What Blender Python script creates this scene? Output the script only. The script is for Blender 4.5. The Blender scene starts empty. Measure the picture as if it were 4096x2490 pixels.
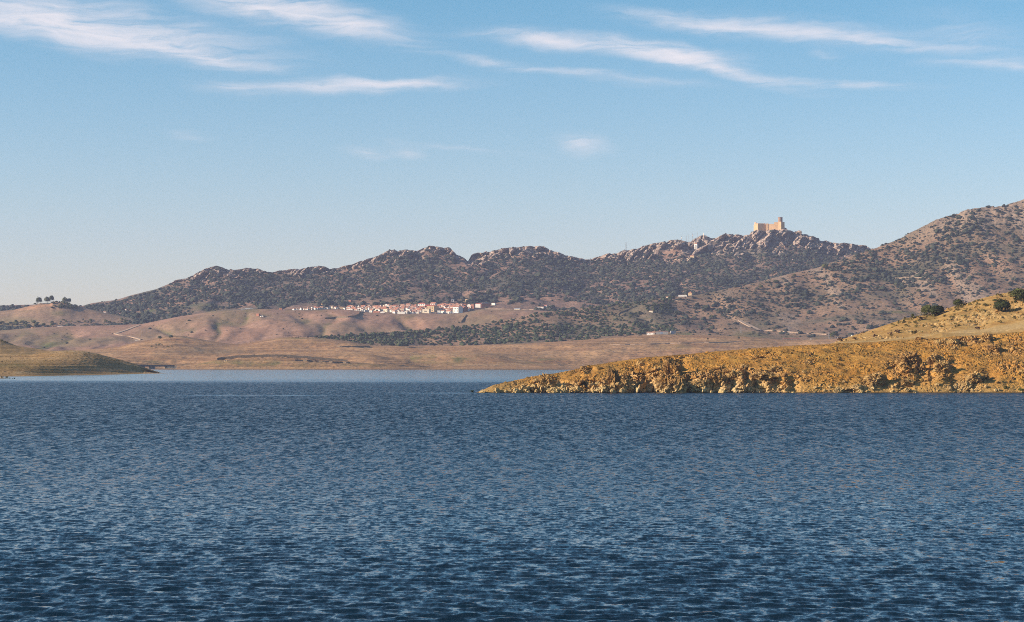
import bpy, bmesh, math, random
import numpy as np
from mathutils import Vector, Matrix

# ------------------------------------------------------------------ scene, camera
S = bpy.context.scene
COL = S.collection
R = math.radians
random.seed(7)
RNG = np.random.default_rng(11)

CAM_H, FPX, HZ = 12.0, 7964.4, 1435.0          # eye height, focal length and horizon row of the 4096 px photograph
cam_data = bpy.data.cameras.new('camera')
cam_data.lens, cam_data.sensor_width = 70.0, 36.0
cam_data.shift_y = (HZ - 1245.0) / 4096.0
cam_data.clip_start, cam_data.clip_end = 1.0, 60000.0
cam = bpy.data.objects.new('camera', cam_data)
cam.location = (0, 0, CAM_H)
cam.rotation_euler = (R(90), 0, 0)
COL.objects.link(cam)
S.camera = cam

# ------------------------------------------------------------------ exposure, sun, sky
S.view_settings.view_transform = 'Standard'
S.view_settings.look = 'None'
S.view_settings.exposure = 0.85
S.view_settings.gamma = 1.0
S.view_settings.use_curve_mapping = False
S.cycles.volume_bounces = 0
S.cycles.max_bounces = 5
S.cycles.transparent_max_bounces = 8
S.cycles.caustics_reflective = False
S.cycles.caustics_refractive = False
S.cycles.use_denoising = False
S.cycles.filter_width = 1.0

SUN_AZ, SUN_EL = R(258), R(22)                 # azimuth clockwise from +Y: light comes from the left, a little behind the camera
to_sun = Vector((math.sin(SUN_AZ) * math.cos(SUN_EL), math.cos(SUN_AZ) * math.cos(SUN_EL), math.sin(SUN_EL)))
sun_data = bpy.data.lights.new('sun', 'SUN')
sun_data.energy = 4.8
sun_data.angle = R(0.5)
sun_data.color = (1.0, 0.83, 0.64)
sun = bpy.data.objects.new('sun', sun_data)
sun.rotation_euler = to_sun.to_track_quat('Z', 'Y').to_euler()
sun.location = (-300, -200, 300)
COL.objects.link(sun)

world = bpy.data.worlds.new('World')
S.world = world
world.use_nodes = True


class G:
    """small helper to write node trees"""
    def __init__(self, tree):
        self.t = tree
        tree.nodes.clear()

    def n(self, typ, ins=None, **props):
        nd = self.t.nodes.new(typ)
        for k, v in props.items():
            setattr(nd, k, v)
        for k, v in (ins or {}).items():
            sock = nd.inputs[k]
            if isinstance(v, bpy.types.NodeSocket):
                self.t.links.new(v, sock)
            elif isinstance(v, bpy.types.Node):
                self.t.links.new(v.outputs[0], sock)
            else:
                sock.default_value = v
        return nd

    def math(self, op, a, b=0.0, clamp=False):
        return self.n('ShaderNodeMath', {0: a, 1: b}, operation=op, use_clamp=clamp).outputs[0]

    def noise(self, vec, scale, detail=4, rough=0.55, dist=0.0, col=False):
        nd = self.n('ShaderNodeTexNoise', {'Vector': vec, 'Scale': scale, 'Detail': detail, 'Roughness': rough, 'Distortion': dist})
        return nd.outputs['Color' if col else 'Fac']

    def map(self, vec, loc=(0, 0, 0), rot=(0, 0, 0), sc=(1, 1, 1), typ='POINT'):
        return self.n('ShaderNodeMapping', {'Vector': vec, 'Location': loc, 'Rotation': rot, 'Scale': sc}, vector_type=typ).outputs[0]

    def mix(self, f, a, b, mode='MIX'):
        nd = self.n('ShaderNodeMix', data_type='RGBA', blend_type=mode)
        for k, v in ((0, f), (6, a), (7, b)):
            if isinstance(v, bpy.types.NodeSocket):
                self.t.links.new(v, nd.inputs[k])
            else:
                nd.inputs[k].default_value = v if k == 0 else (*v, 1.0)[:4]
        return nd.outputs[2]

    def ramp(self, f, lo, hi):
        return self.n('ShaderNodeMapRange', {0: f, 1: lo, 2: hi, 3: 0.0, 4: 1.0}, interpolation_type='SMOOTHSTEP').outputs[0]


def build_world():
    g = G(world.node_tree)
    sky = g.n('ShaderNodeTexSky', sky_type='NISHITA', sun_disc=False, sun_elevation=SUN_EL, sun_rotation=SUN_AZ,
              altitude=350.0, air_density=1.0, dust_density=0.6, ozone_density=2.2)
    tc = g.n('ShaderNodeTexCoord').outputs['Generated']
    xyz = g.n('ShaderNodeSeparateXYZ', {0: tc})
    az = g.math('ARCTAN2', xyz.outputs[0], xyz.outputs[1])
    el = g.math('ARCSINE', xyz.outputs[2])
    # direction in degrees of azimuth / elevation
    dirv = g.n('ShaderNodeCombineXYZ', {0: g.math('MULTIPLY', az, 57.2958), 1: g.math('MULTIPLY', el, 57.2958), 2: 0.0}).outputs[0]
    wob = g.noise(g.map(dirv, sc=(0.35, 0.9, 1)), 1.0, 4, 0.55, col=True)
    wv = g.n('ShaderNodeVectorMath', {0: wob, 1: (0.5, 0.5, 0.5)}, operation='SUBTRACT').outputs[0]
    wv = g.n('ShaderNodeVectorMath', {0: wv, 1: (1.6, 0.75, 0.0)}, operation='MULTIPLY').outputs[0]
    dw = g.n('ShaderNodeVectorMath', {0: dirv, 1: wv}, operation='ADD').outputs[0]
    K = 2464.0

    def deg(x, y):
        x *= 4096 / K
        y *= 4096 / K
        return math.degrees(math.atan((x - 2048) / FPX)), math.degrees(math.atan((HZ - y) / FPX))
    px2deg = math.degrees(4096 / K / FPX)
    # cirrus wisps at their directions: centre x, y, half length, half height, slope (deg, + = falling to the right), density
    W = [(250, 88, 470, 55, 7, 0.95), (90, 78, 300, 36, 5, 0.75), (500, 145, 200, 20, 9, 0.6), (130, 30, 300, 40, 6, .35),
         (690, 38, 340, 42, 9.5, 0.85), (840, 72, 190, 20, 9, 0.6), (600, 5, 280, 30, 9, .4),
         (850, 212, 330, 19, -2.5, 0.75), (960, 206, 200, 15, -1, 0.5), (560, 222, 130, 22, 5, .25),
         (1430, 108, 330, 24, 5, 0.6), (1610, 132, 200, 30, 10, 0.85), (1740, 175, 230, 18, 14, 0.75), (1960, 205, 270, 13, 6, 0.6), (1330, 95, 230, 12, 3, .5),
         (1700, 62, 270, 22, 7, 0.5), (1930, 85, 330, 32, 6, 0.6), (2120, 112, 220, 18, 7, 0.4),
         (2390, 176, 170, 17, 3, 0.4), (2380, 12, 230, 14, 5, 0.6), (1990, 140, 45, 8, 3, .35),
         (1410, 356, 85, 26, 5, 0.5), (880, 364, 80, 15, 3, 0.32), (985, 366, 50, 18, 10, 0.25), (448, 334, 60, 13, 3, 0.25),
         (1250, 160, 330, 14, 9, 0.3), (1500, 190, 250, 12, 5, 0.25), (2330, 110, 190, 60, 15, 0.2), (1120, 360, 220, 10, 4, .12)]
    dens = None
    for (x, y, hl, hh, sl, a) in W:
        cx, cy = deg(x, y)
        m = g.map(dw, loc=(cx, cy, 0), rot=(0, 0, R(-sl)), sc=(hl * px2deg * 1.35, hh * px2deg * 1.5, 1), typ='TEXTURE')
        s = g.n('ShaderNodeTexGradient', {0: m}, gradient_type='QUADRATIC_SPHERE').outputs[1]
        s = g.math('MULTIPLY', s, a * 1.6)
        dens = s if dens is None else g.math('ADD', dens, s)
    # the same kind of cirrus over the rest of the sky, outside the stretch in view
    rest = g.ramp(g.noise(g.map(dirv, rot=(0, 0, R(9)), sc=(0.03, 0.16, 1)), 1.0, 5, 0.6, 0.6), 0.5, 0.75)
    away = g.ramp(g.math('ADD', g.math('ABSOLUTE', g.math('MULTIPLY', az, 57.3)), g.math('MAXIMUM', g.math('SUBTRACT', g.math('MULTIPLY', el, 57.3), 1.0), 0.0)), 19.0, 40.0)
    dens = g.math('ADD', dens, g.math('MULTIPLY', g.math('MULTIPLY', rest, away), 0.5))
    fib = g.noise(g.map(dw, rot=(0, 0, R(9)), sc=(0.40, 4.0, 1)), 1.0, 6, 0.58, 0.5)
    fib2 = g.noise(g.map(dw, rot=(0, 0, R(-24)), sc=(1.2, 4.0, 1)), 1.0, 6, 0.6, 0.8)
    fm = g.math('MULTIPLY', g.ramp(fib, 0.2, 0.78), g.math('ADD', g.math('MULTIPLY', fib2, 0.7), 0.6))
    dens = g.math('MULTIPLY', dens, fm)
    dens = g.math('SUBTRACT', 1.0, g.math('POWER', 2.718, g.math('MULTIPLY', dens, -1.55)), clamp=True)
    skyc = g.n('ShaderNodeHueSaturation', {'Color': sky, 'Hue': 0.5, 'Saturation': SKY_SAT, 'Value': 1.0}).outputs[0]
    # the day's colour: pale and warm low down, clear azure above
    lift = g.n('ShaderNodeMapRange', {0: g.math('MULTIPLY', el, 57.2958), 1: 0.3, 2: 11.0, 3: 0.0, 4: 1.0}).outputs[0]
    skyc = g.mix(1.0, skyc, g.mix(lift, SKY_LOW, SKY_HIGH), 'MULTIPLY')
    skyc = g.mix(dens, skyc, CLOUD_COL)
    bg = g.n('ShaderNodeBackground', {'Color': skyc, 'Strength': SKY_STR})
    g.n('ShaderNodeOutputWorld', {'Surface': bg.outputs[0]})


SKY_STR, SKY_SAT = 0.076, 1.0
SKY_LOW, SKY_HIGH = (1.27, 1.07, 1.12), (0.54, 0.97, 1.07)
CLOUD_COL = (6.9, 6.5, 6.7)
build_world()

# ------------------------------------------------------------------ numpy noise
_perm = np.random.default_rng(3).permutation(512).astype(np.int64)
_perm = np.concatenate([_perm, _perm])
_g3 = np.random.default_rng(5).normal(size=(512, 3))
_g3 /= np.linalg.norm(_g3, axis=1)[:, None]
_r3 = np.random.default_rng(6).random((512, 4))


def _hash(i, j, k):
    return _perm[(_perm[(_perm[i & 511] + j) & 511] + k) & 511]


def perlin(x, y, z=None):
    x = np.asarray(x, float); y = np.asarray(y, float)
    z = np.zeros_like(x) + 0.37 if z is None else np.asarray(z, float)
    xi, yi, zi = np.floor(x).astype(np.int64), np.floor(y).astype(np.int64), np.floor(z).astype(np.int64)
    xf, yf, zf = x - xi, y - yi, z - zi
    u, v, w = (t * t * t * (t * (t * 6 - 15) + 10) for t in (xf, yf, zf))
    out = 0
    for dx in (0, 1):
        wx = u if dx else 1 - u
        for dy in (0, 1):
            wy = v if dy else 1 - v
            for dz in (0, 1):
                wz = w if dz else 1 - w
                gr = _g3[_hash(xi + dx, yi + dy, zi + dz)]
                out = out + wx * wy * wz * (gr[..., 0] * (xf - dx) + gr[..., 1] * (yf - dy) + gr[..., 2] * (zf - dz))
    return out * 1.5


def fbm(x, y, z=None, oct=4, gain=0.5):
    a, s, o = 1.0, 1.0, 0
    for i in range(oct):
        o = o + a * perlin(x * s + 17.3 * i, y * s - 9.1 * i, None if z is None else z * s + 3.7 * i)
        a *= gain
        s *= 2.03
    return o


def voronoi(x, y, z):
    xi, yi, zi = np.floor(x).astype(np.int64), np.floor(y).astype(np.int64), np.floor(z).astype(np.int64)
    f1 = np.full(x.shape, 9.0); f2 = np.full(x.shape, 9.0)
    idh = np.zeros(x.shape, np.int64)
    vx = np.zeros(x.shape + (3,))
    for dx in (-1, 0, 1):
        for dy in (-1, 0, 1):
            for dz in (-1, 0, 1):
                h = _hash(xi + dx, yi + dy, zi + dz)
                r = _r3[h]
                d = np.stack([x - (xi + dx + r[..., 0]), y - (yi + dy + r[..., 1]), z - (zi + dz + r[..., 2])], -1)
                dist = np.sqrt((d * d).sum(-1))
                near = dist < f1
                f2 = np.where(near, f1, np.minimum(f2, dist))
                f1 = np.where(near, dist, f1)
                idh = np.where(near, h, idh)
                vx = np.where(near[..., None], d, vx)
    return f1, f2, idh, vx


def blocks(x, y, z):
    """blocky broken rock: a step and a tilt per cell, with a crack between cells; about -0.5 .. 0.5"""
    f1, f2, idh, v = voronoi(x, y, z)
    r = _r3[idh]
    gdir = _g3[(idh * 7 + 3) & 511]
    return (r[..., 3] - 0.5) + 0.55 * (v * gdir).sum(-1) - 0.35 * np.clip(0.12 - (f2 - f1), 0, 0.12) / 0.12


def smooth(a, b, x):
    t = np.clip((x - a) / (b - a), 0, 1)
    return t * t * (3 - 2 * t)


# ------------------------------------------------------------------ mesh helpers
def new_mesh(name, V, F, mats, smooth_shade=False, midx=None, attrs=None):
    V = np.asarray(V, np.float32).reshape(-1, 3)
    F = np.asarray(F, np.int32)
    me = bpy.data.meshes.new(name)
    k = F.shape[1]
    me.vertices.add(len(V)); me.vertices.foreach_set('co', V.ravel())
    me.loops.add(F.size); me.loops.foreach_set('vertex_index', F.ravel())
    me.polygons.add(len(F))
    me.polygons.foreach_set('loop_start', np.arange(0, F.size, k, dtype=np.int32))
    me.polygons.foreach_set('loop_total', np.full(len(F), k, np.int32))
    me.polygons.foreach_set('use_smooth', np.full(len(F), bool(smooth_shade)))
    for m in (mats if isinstance(mats, (list, tuple)) else [mats]):
        me.materials.append(m)
    if midx is not None:
        me.polygons.foreach_set('material_index', np.asarray(midx, np.int32))
    for an, arr in (attrs or {}).items():
        a = me.attributes.new(an, 'FLOAT', 'POINT')
        a.data.foreach_set('value', np.asarray(arr, np.float32).ravel())
    me.update(calc_edges=True)
    me.validate()
    return me


def link(name, me, parent=None, loc=None, rz=0.0, **props):
    o = bpy.data.objects.new(name, me)
    COL.objects.link(o)
    if parent is not None:
        o.parent = parent
    if loc is not None:
        o.location = loc
    if rz:
        o.rotation_euler = (0, 0, rz)
    for k, v in props.items():
        if v is not None:
            o[k] = v
    return o


def thing(name, label, category, loc=(0, 0, 0), rz=0.0, group=None, me=None):
    return link(name, me, None, loc, rz, label=label, category=category, group=group)


def copy_tree(o, parent=None):
    c = o.copy()
    COL.objects.link(c)
    if parent is not None:
        c.parent = parent
    for ch in o.children:
        copy_tree(ch, c)
    return c


class MB:
    """collects boxes, prisms, tubes into one mesh"""
    def __init__(self):
        self.v, self.f = [], []

    def add(self, vs, fs):
        b = len(self.v)
        self.v += [tuple(p) for p in vs]
        self.f += [tuple(b + i for i in f) for f in fs]
        return self

    def box(self, x0, x1, y0, y1, z0, z1):
        return self.add([(x0, y0, z0), (x1, y0, z0), (x1, y1, z0), (x0, y1, z0), (x0, y0, z1), (x1, y0, z1), (x1, y1, z1), (x0, y1, z1)],
                        [(0, 3, 2, 1), (4, 5, 6, 7), (0, 1, 5, 4), (1, 2, 6, 5), (2, 3, 7, 6), (3, 0, 4, 7)])

    def bar(self, a, b, r, n=5, r2=None):
        a, b = Vector(a), Vector(b)
        r2 = r if r2 is None else r2
        d = (b - a).normalized()
        u = d.orthogonal().normalized()
        w = d.cross(u)
        vs, fs = [], []
        for p, rr in ((a, r), (b, r2)):
            for i in range(n):
                t = 2 * math.pi * i / n
                vs.append(p + (u * math.cos(t) + w * math.sin(t)) * rr)
        for i in range(n):
            j = (i + 1) % n
            fs.append((i, j, n + j, n + i))
        fs += [tuple(range(n - 1, -1, -1)), tuple(range(n, 2 * n))]
        return self.add(vs, fs)

    def lathe(self, prof, n=16, cx=0, cy=0):
        vs, fs = [], []
        for (r, z) in prof:
            for i in range(n):
                t = 2 * math.pi * i / n
                vs.append((cx + r * math.cos(t), cy + r * math.sin(t), z))
        for k in range(len(prof) - 1):
            for i in range(n):
                j = (i + 1) % n
                fs.append((k * n + i, k * n + j, (k + 1) * n + j, (k + 1) * n + i))
        fs += [tuple(range(n - 1, -1, -1)), tuple(range((len(prof) - 1) * n, len(prof) * n))]
        return self.add(vs, fs)

    def mesh(self, name, mat):
        me = bpy.data.meshes.new(name)
        me.from_pydata(self.v, [], self.f)
        me.materials.append(mat)
        me.update()
        return me

    def build(self, name, mat, parent=None, **kw):
        return link(name, self.mesh(name, mat), parent, **kw)


# ------------------------------------------------------------------ materials
def new_mat(name):
    m = bpy.data.materials.new(name)
    m.use_nodes = True
    return m, G(m.node_tree)


def finish(g, col, rough=0.9, normal=None, spec=0.15, **extra):
    ins = {'Base Color': col, 'Roughness': rough, 'Specular IOR Level': spec}
    if normal is not None:
        ins['Normal'] = normal
    ins.update(extra)
    b = g.n('ShaderNodeBsdfPrincipled', ins)
    g.n('ShaderNodeOutputMaterial', {'Surface': b.outputs[0]})


def flat_mat(name, c, var=0.18, scale=0.6, rough=0.85, stain=None):
    m, g = new_mat(name)
    p = g.n('ShaderNodeNewGeometry').outputs['Position']
    n = g.noise(p, scale, 5, 0.6)
    lo = tuple(x * (1 - var) for x in c)
    hi = tuple(min(1, x * (1 + var)) for x in c)
    col = g.mix(g.ramp(n, 0.3, 0.7), lo, hi)
    if stain:
        n2 = g.noise(g.map(p, sc=(1, 1, 0.35)), scale * 1.7, 4, 0.6)
        col = g.mix(g.ramp(n2, 0.55, 0.75), col, stain)
    finish(g, col, rough)
    return m


def attr(g, name):
    return g.n('ShaderNodeAttribute', attribute_name=name).outputs['Fac']


def land_mat(name, soil, soil2, grass, s, strata=0.0, speck=(0.05, 0.05, 0.04), speck_amt=0.35, speck_scale=0.25, rock=None, rock2=None, green=(0.09, 0.11, 0.03), bump=0.0, bump_scale=0.5,
             stretch=(1, 1, 1)):
    m, g = new_mat(name)
    p = g.n('ShaderNodeNewGeometry').outputs['Position']
    ps = g.map(p, sc=stretch)
    n1 = g.noise(ps, s, 6, 0.62, 0.4)
    n2 = g.noise(ps, s * 0.27, 4, 0.55, 0.6)
    n3 = g.noise(ps, s * 6.0, 4, 0.65)
    col = g.mix(g.ramp(n1, 0.34, 0.66), soil, soil2)
    col = g.mix(g.ramp(n2, 0.42, 0.68), col, grass)
    if strata:
        st = g.noise(g.map(p, sc=(0.004, 0.004, strata)), 1.0, 5, 0.7)
        col = g.mix(g.math('MULTIPLY', g.ramp(st, 0.45, 0.7), 0.55), col, tuple(c * 1.35 for c in soil2))
        col = g.mix(g.math('MULTIPLY', g.ramp(st, 0.5, 0.28), 0.45), col, tuple(c * 0.55 for c in soil))
    col = g.mix(g.math('MULTIPLY', attr(g, 'a_green'), 0.9), col, green)
    if rock:
        nr = g.noise(ps, s * 8, 5, 0.7)
        rc = g.mix(g.ramp(nr, 0.35, 0.65), rock, rock2)
        col = g.mix(attr(g, 'a_rock'), col, rc)
    sp = g.noise(p, speck_scale, 3, 0.7)
    col = g.mix(g.math('MULTIPLY', g.ramp(sp, 0.47, 0.64), speck_amt), col, speck)
    fine = g.math('ADD', g.math('MULTIPLY', n3, 0.9), 0.55)
    col = g.mix(1.0, col, g.n('ShaderNodeCombineColor', {0: fine, 1: fine, 2: fine}).outputs[0], 'MULTIPLY')
    nrm = None
    if bump:
        bn = g.noise(p, bump_scale, 5, 0.7)
        nrm = g.n('ShaderNodeBump', {'Strength': 1.0, 'Distance': bump, 'Height': bn}).outputs[0]
    finish(g, col, 0.95, nrm, 0.05)
    return m


def leaf_mat(name, dark, light, rand=False):
    m, g = new_mat(name)
    p = g.n('ShaderNodeNewGeometry').outputs['Position']
    n = g.noise(p, 0.35, 4, 0.7)
    f = g.math('MULTIPLY', g.math('ADD', n, attr(g, 'tint')), 0.5) if not rand else g.math('MULTIPLY', g.math('ADD', n, g.n('ShaderNodeObjectInfo').outputs['Random']), 0.5)
    col = g.mix(g.ramp(f, 0.25, 0.75), dark, light)
    finish(g, col, 0.8, None, 0.1)
    return m
# ------------------------------------------------------------------ terrain layers
def interp(pts, x):
    a = np.array(pts, float)
    return np.interp(x, a[:, 0], a[:, 1])


class Layer:
    """a hill face lofted through guide lines, each guide = (depth, ground line); both may be numbers or [(px, value), ...]"""
    def __init__(self, px0, px1, nu, guides, nts):
        self.px = np.linspace(px0, px1, nu)
        D, Y = [], []
        for d, y in guides:
            D.append(interp(d, self.px) if isinstance(d, list) else np.full(nu, float(d)))
            Y.append(interp(y, self.px) if isinstance(y, list) else np.full(nu, float(y)))
        D = np.array(D); Y = np.array(Y)
        w = max(3, int(170 / (self.px[1] - self.px[0])) | 1)
        ker = np.hanning(w + 2)[1:-1]; ker /= ker.sum()
        D = np.array([np.convolve(np.pad(r, w // 2, mode='edge'), ker, mode='valid') for r in D])
        Z = CAM_H + (HZ - Y) * D / FPX
        rows_d, rows_z, rows_t = [], [], []
        K = len(guides)
        for k in range(K - 1):
            n = nts[k]
            t = np.linspace(0, 1, n, endpoint=(k == K - 2))[:, None]

            def tang(A, i):
                if i == 0: return A[1] - A[0]
                if i == K - 1: return A[-1] - A[-2]
                return 0.5 * (A[i + 1] - A[i - 1])
            # depth kept linear, height eased
            d = D[k] + (D[k + 1] - D[k]) * t
            seg = D[k + 1] - D[k]
            def slope(i):
                if i == 0: return (Z[1] - Z[0]) / (D[1] - D[0])
                if i == K - 1: return (Z[-1] - Z[-2]) / (D[-1] - D[-2])
                s0 = (Z[i] - Z[i - 1]) / (D[i] - D[i - 1]); s1 = (Z[i + 1] - Z[i]) / (D[i + 1] - D[i])
                return np.where(s0 * s1 <= 0, 0, 2 * s0 * s1 / (s0 + s1 + 1e-12))
            m0, m1 = slope(k) * seg, slope(k + 1) * seg
            z = (2*t**3 - 3*t**2 + 1) * Z[k] + (t**3 - 2*t**2 + t) * m0 + (-2*t**3 + 3*t**2) * Z[k + 1] + (t**3 - t**2) * m1
            rows_d.append(d); rows_z.append(z); rows_t.append(np.broadcast_to(t + k, d.shape))
        d = np.concatenate(rows_d); z = np.concatenate(rows_z); self.t = np.concatenate(rows_t)
        self.X = (self.px[None] - 2048) / FPX * d
        self.Y = d
        self.Z = z
        self.attrs = {}

    def project(self):
        return 2048 + FPX * self.X / self.Y, HZ - FPX * (self.Z - CAM_H) / self.Y

    def build(self, name, mat, sm=True, **props):
        nt, nu = self.X.shape
        V = np.stack([self.X, self.Y, self.Z], -1)
        idx = np.arange(nt * nu).reshape(nt, nu)
        F = np.stack([idx[:-1, :-1], idx[:-1, 1:], idx[1:, 1:], idx[1:, :-1]], -1).reshape(-1, 4)
        if 'a_green' in self.attrs:
            self.attrs['a_green'] = np.clip(self.attrs['a_green'] * (0.6 + 1.3 * fbm(self.X / (self.Y * 0.008), self.Y / (self.Y.mean() * 0.02), None, 4)), 0, 1)
        at = {k: self.attrs.get(k, np.zeros((nt, nu))) for k in ('a_rock', 'a_green')}
        me = new_mesh(name, V, F, mat, sm, attrs=at)
        self.QX, self.QY = self.project()
        return link(name, me, kind='structure', **props)

    def at(self, px, py, lift=0.0):
        """the point of this ground seen at a place of the photograph"""
        i = np.clip(np.interp(px, self.px, np.arange(len(self.px))), 0, len(self.px) - 1.001)
        a, f = int(i), i - int(i)
        q = self.QY[:, a] * (1 - f) + self.QY[:, a + 1] * f
        P = [(A[:, a] * (1 - f) + A[:, a + 1] * f) for A in (self.X, self.Y, self.Z)]
        hit = np.nonzero((q[1:] <= py) & (q[:-1] > py))[0]
        if len(hit):
            j = hit[0]; w = (q[j] - py) / (q[j] - q[j + 1] + 1e-9)
            return Vector([p[j] * (1 - w) + p[j + 1] * w for p in P]) + Vector((0, 0, lift))
        j = int(np.argmin(q)) if py < q.min() else int(np.argmax(q))
        return Vector([p[j] for p in P]) + Vector((0, 0, lift))

    def scatter(self, n, rng, tmin=0.0, tmax=None):
        """n random places evenly over the picture area of this face; returns positions, picture coordinates, t"""
        nt, nu = self.X.shape
        QX, QY = self.project()
        tm = self.t.max() if tmax is None else tmax
        # weight quads by visible height
        w = np.clip(QY[:-1, :-1] - QY[1:, :-1], 0, None)
        w = np.where((self.t[:-1, :-1] >= tmin) & (self.t[:-1, :-1] <= tm), w, 0)
        c = np.cumsum(w.ravel())
        k = np.searchsorted(c, rng.random(n) * c[-1])
        k = np.clip(k, 0, w.size - 1)
        j, i = np.divmod(k, nu - 1)
        a, b = rng.random(n), rng.random(n)
        def bl(A):
            return (A[j, i] * (1 - a) + A[j, i + 1] * a) * (1 - b) + (A[j + 1, i] * (1 - a) + A[j + 1, i + 1] * a) * b
        P = np.stack([bl(self.X), bl(self.Y), bl(self.Z)], -1)
        return P, bl(QX), bl(QY), bl(self.t)


def bumpmask(px, py, spots):
    m = 0
    for (x, y, rx, ry, a) in spots:
        m = np.maximum(m, a * np.exp(-(((px - x) / rx) ** 2 + ((py - y) / ry) ** 2)))
    return m


# colours of the land
M_purple = land_mat('rolling_grassland', (0.27, 0.150, 0.100), (0.34, 0.200, 0.137), (0.22, 0.155, 0.090), 0.012, speck=(0.07, 0.06, 0.045), speck_amt=0.4, speck_scale=0.22, rock=(0.3, .22, .16), rock2=(.35, .27, .2))
M_shore = land_mat('drawdown_shore', (0.28, 0.142, 0.072), (0.45, 0.265, 0.13), (0.20, 0.118, 0.06), 0.022, strata=0.75, speck=(0.09, 0.065, 0.045), speck_amt=0.75, speck_scale=0.2, stretch=(.6, 1, 1), rock=(0.42, .3, .17), rock2=(.3, .2, .12))
M_scrub = land_mat('scrub_ground', (0.225, 0.135, 0.085), (0.31, 0.19, 0.12), (0.105, 0.095, 0.062), 0.02, speck=(0.06, 0.055, 0.038), speck_amt=0.9, speck_scale=0.24, rock=(.36, .25, .17), rock2=(.24, .18, .14))
M_ridge = land_mat('ridge_ground', (0.19, 0.118, 0.088), (0.30, 0.175, 0.12), (0.098, 0.088, 0.064), 0.02, speck=(0.055, 0.052, 0.042), speck_amt=0.9, speck_scale=0.17, rock=(0.47, 0.345, 0.27), rock2=(0.26, 0.205, 0.175))
M_knoll = land_mat('knoll_ground', (0.25, 0.155, 0.10), (0.31, 0.20, 0.13), (0.20, 0.16, 0.085), 0.015, speck_amt=0.4, rock=(.5, .25, .13), rock2=(.42, .22, .12))
M_grassy = land_mat('dry_grass_bank', (0.29, 0.165, 0.068), (0.38, 0.24, 0.11), (0.21, 0.137, 0.054), 0.03, strata=1.6, speck=(0.06, 0.055, 0.02), speck_amt=0.6, speck_scale=0.6, rock=(.33, .23, .12), rock2=(.4, .3, .17), green=(.085, .095, .022))

# --- far ridge with the castle crag
SKY_H = [(-900, 1242), (0, 1223), (130, 1219), (330, 1225), (369, 1214), (469, 1200), (526, 1182), (625, 1157), (700, 1126), (748, 1115), (799, 1091), (825, 1077), (869, 1064), (884, 1069), (917, 1081), (957, 1080), (994, 1074),
         (1030, 1075), (1067, 1088), (1089, 1091), (1115, 1086), (1188, 1077), (1203, 1082), (1247, 1067), (1273, 1064), (1302, 1067), (1320, 1080), (1379, 1066), (1400, 1065), (1448, 1047), (1499, 1029), (1547, 1010), (1576, 1003),
         (1628, 1001), (1664, 1005), (1686, 996), (1712, 986), (1734, 987), (1763, 992), (1800, 991), (1822, 1016), (1848, 1029), (1868, 1046), (1875, 1044), (1888, 1023), (1910, 1013), (1932, 1016), (1947, 1007), (1972, 1001), (2024, 996),
         (2079, 988), (2144, 985), (2173, 988), (2203, 998), (2225, 1009), (2258, 1020), (2306, 1031), (2350, 1037), (2379, 1032), (2430, 1018), (2467, 1015), (2493, 1003), (2522, 1003), (2559, 992), (2573, 983), (2607, 974), (2647, 968),
         (2662, 972), (2680, 960), (2702, 957), (2724, 963), (2746, 970), (2761, 970), (2779, 954), (2800, 944), (2816, 938), (2832, 946), (2852, 952), (2872, 950), (2900, 938), (2920, 936), (2944, 940), (3000, 939), (3008, 926), (3020, 920),
         (3036, 922), (3064, 922), (3104, 921), (3120, 912), (3140, 913), (3160, 920), (3200, 928), (3220, 938), (3261, 950), (3293, 960), (3329, 971), (3361, 976), (3401, 978), (3441, 982), (3481, 990), (3560, 1008), (3700, 1050), (4300, 1120), (5000, 1180)]
FOOT_H = [(-900, 1330), (300, 1330), (700, 1310), (1000, 1290), (2000, 1290), (2300, 1290), (2800, 1290), (5000, 1290)]


def frac_line(a, b, f, bias=None):
    xs = sorted(set([p[0] for p in a] + [p[0] for p in b]))
    return [(x, interp(a, x) * f + interp(b, x) * (1 - f)) for x in xs]


def smooth_line(l, w):
    xs = np.arange(-900, 5001, 20.0)
    y = interp(l, xs)
    k = np.ones(w) / w
    y2 = np.convolve(np.pad(y, w // 2, mode='edge'), k, mode='valid')[:len(xs)]
    return list(zip(xs, y2))


SM = smooth_line(SKY_H, 13)
H = Layer(-900, 5000, 1250, [(3560, 1410), (3800, FOOT_H), (4020, frac_line(SM, FOOT_H, 0.22)), (4350, frac_line(SM, FOOT_H, 0.58)), (4600, frac_line(SM, [(-900, 1262), (5000, 1262)], 0.80)), (4700, SKY_H), (4760, [(x, y + 14) for x, y in SKY_H]), (5200, 1330)],
          [4, 16, 32, 30, 44, 5, 4])
qx, qy = H.project()
sk = interp(SKY_H, H.px)[None, :]
below = qy - sk                                  # picture distance under the skyline
rocky = interp([(-900, 0), (600, 0), (760, 8), (800, 42), (870, 60), (920, 30), (1000, 26), (1060, 14), (1115, 10), (1200, 26), (1300, 24), (1380, 12), (1480, 30), (1580, 40), (1700, 30), (1800, 36), (1850, 12), (1872, 20), (1895, 50), (1960, 48),
                (2060, 38), (2150, 46), (2220, 26), (2320, 10), (2400, 14), (2490, 38), (2560, 46), (2640, 66), (2700, 84), (2780, 82), (2840, 84), (2940, 66), (3020, 92), (3120, 104), (3180, 88), (3280, 60), (3380, 34), (3440, 38), (3500, 30), (5000, 20)], H.px)[None, :]
nz = fbm(H.X / 60, H.Y / 60, H.Z / 40, 4)
rock = smooth(1.0, 0.45, below / np.maximum(rocky * 1.08, 1) + 0.75 * nz) * (H.t > 2.2) * (rocky > 4)
rock = np.clip(rock, 0, 1)
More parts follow.
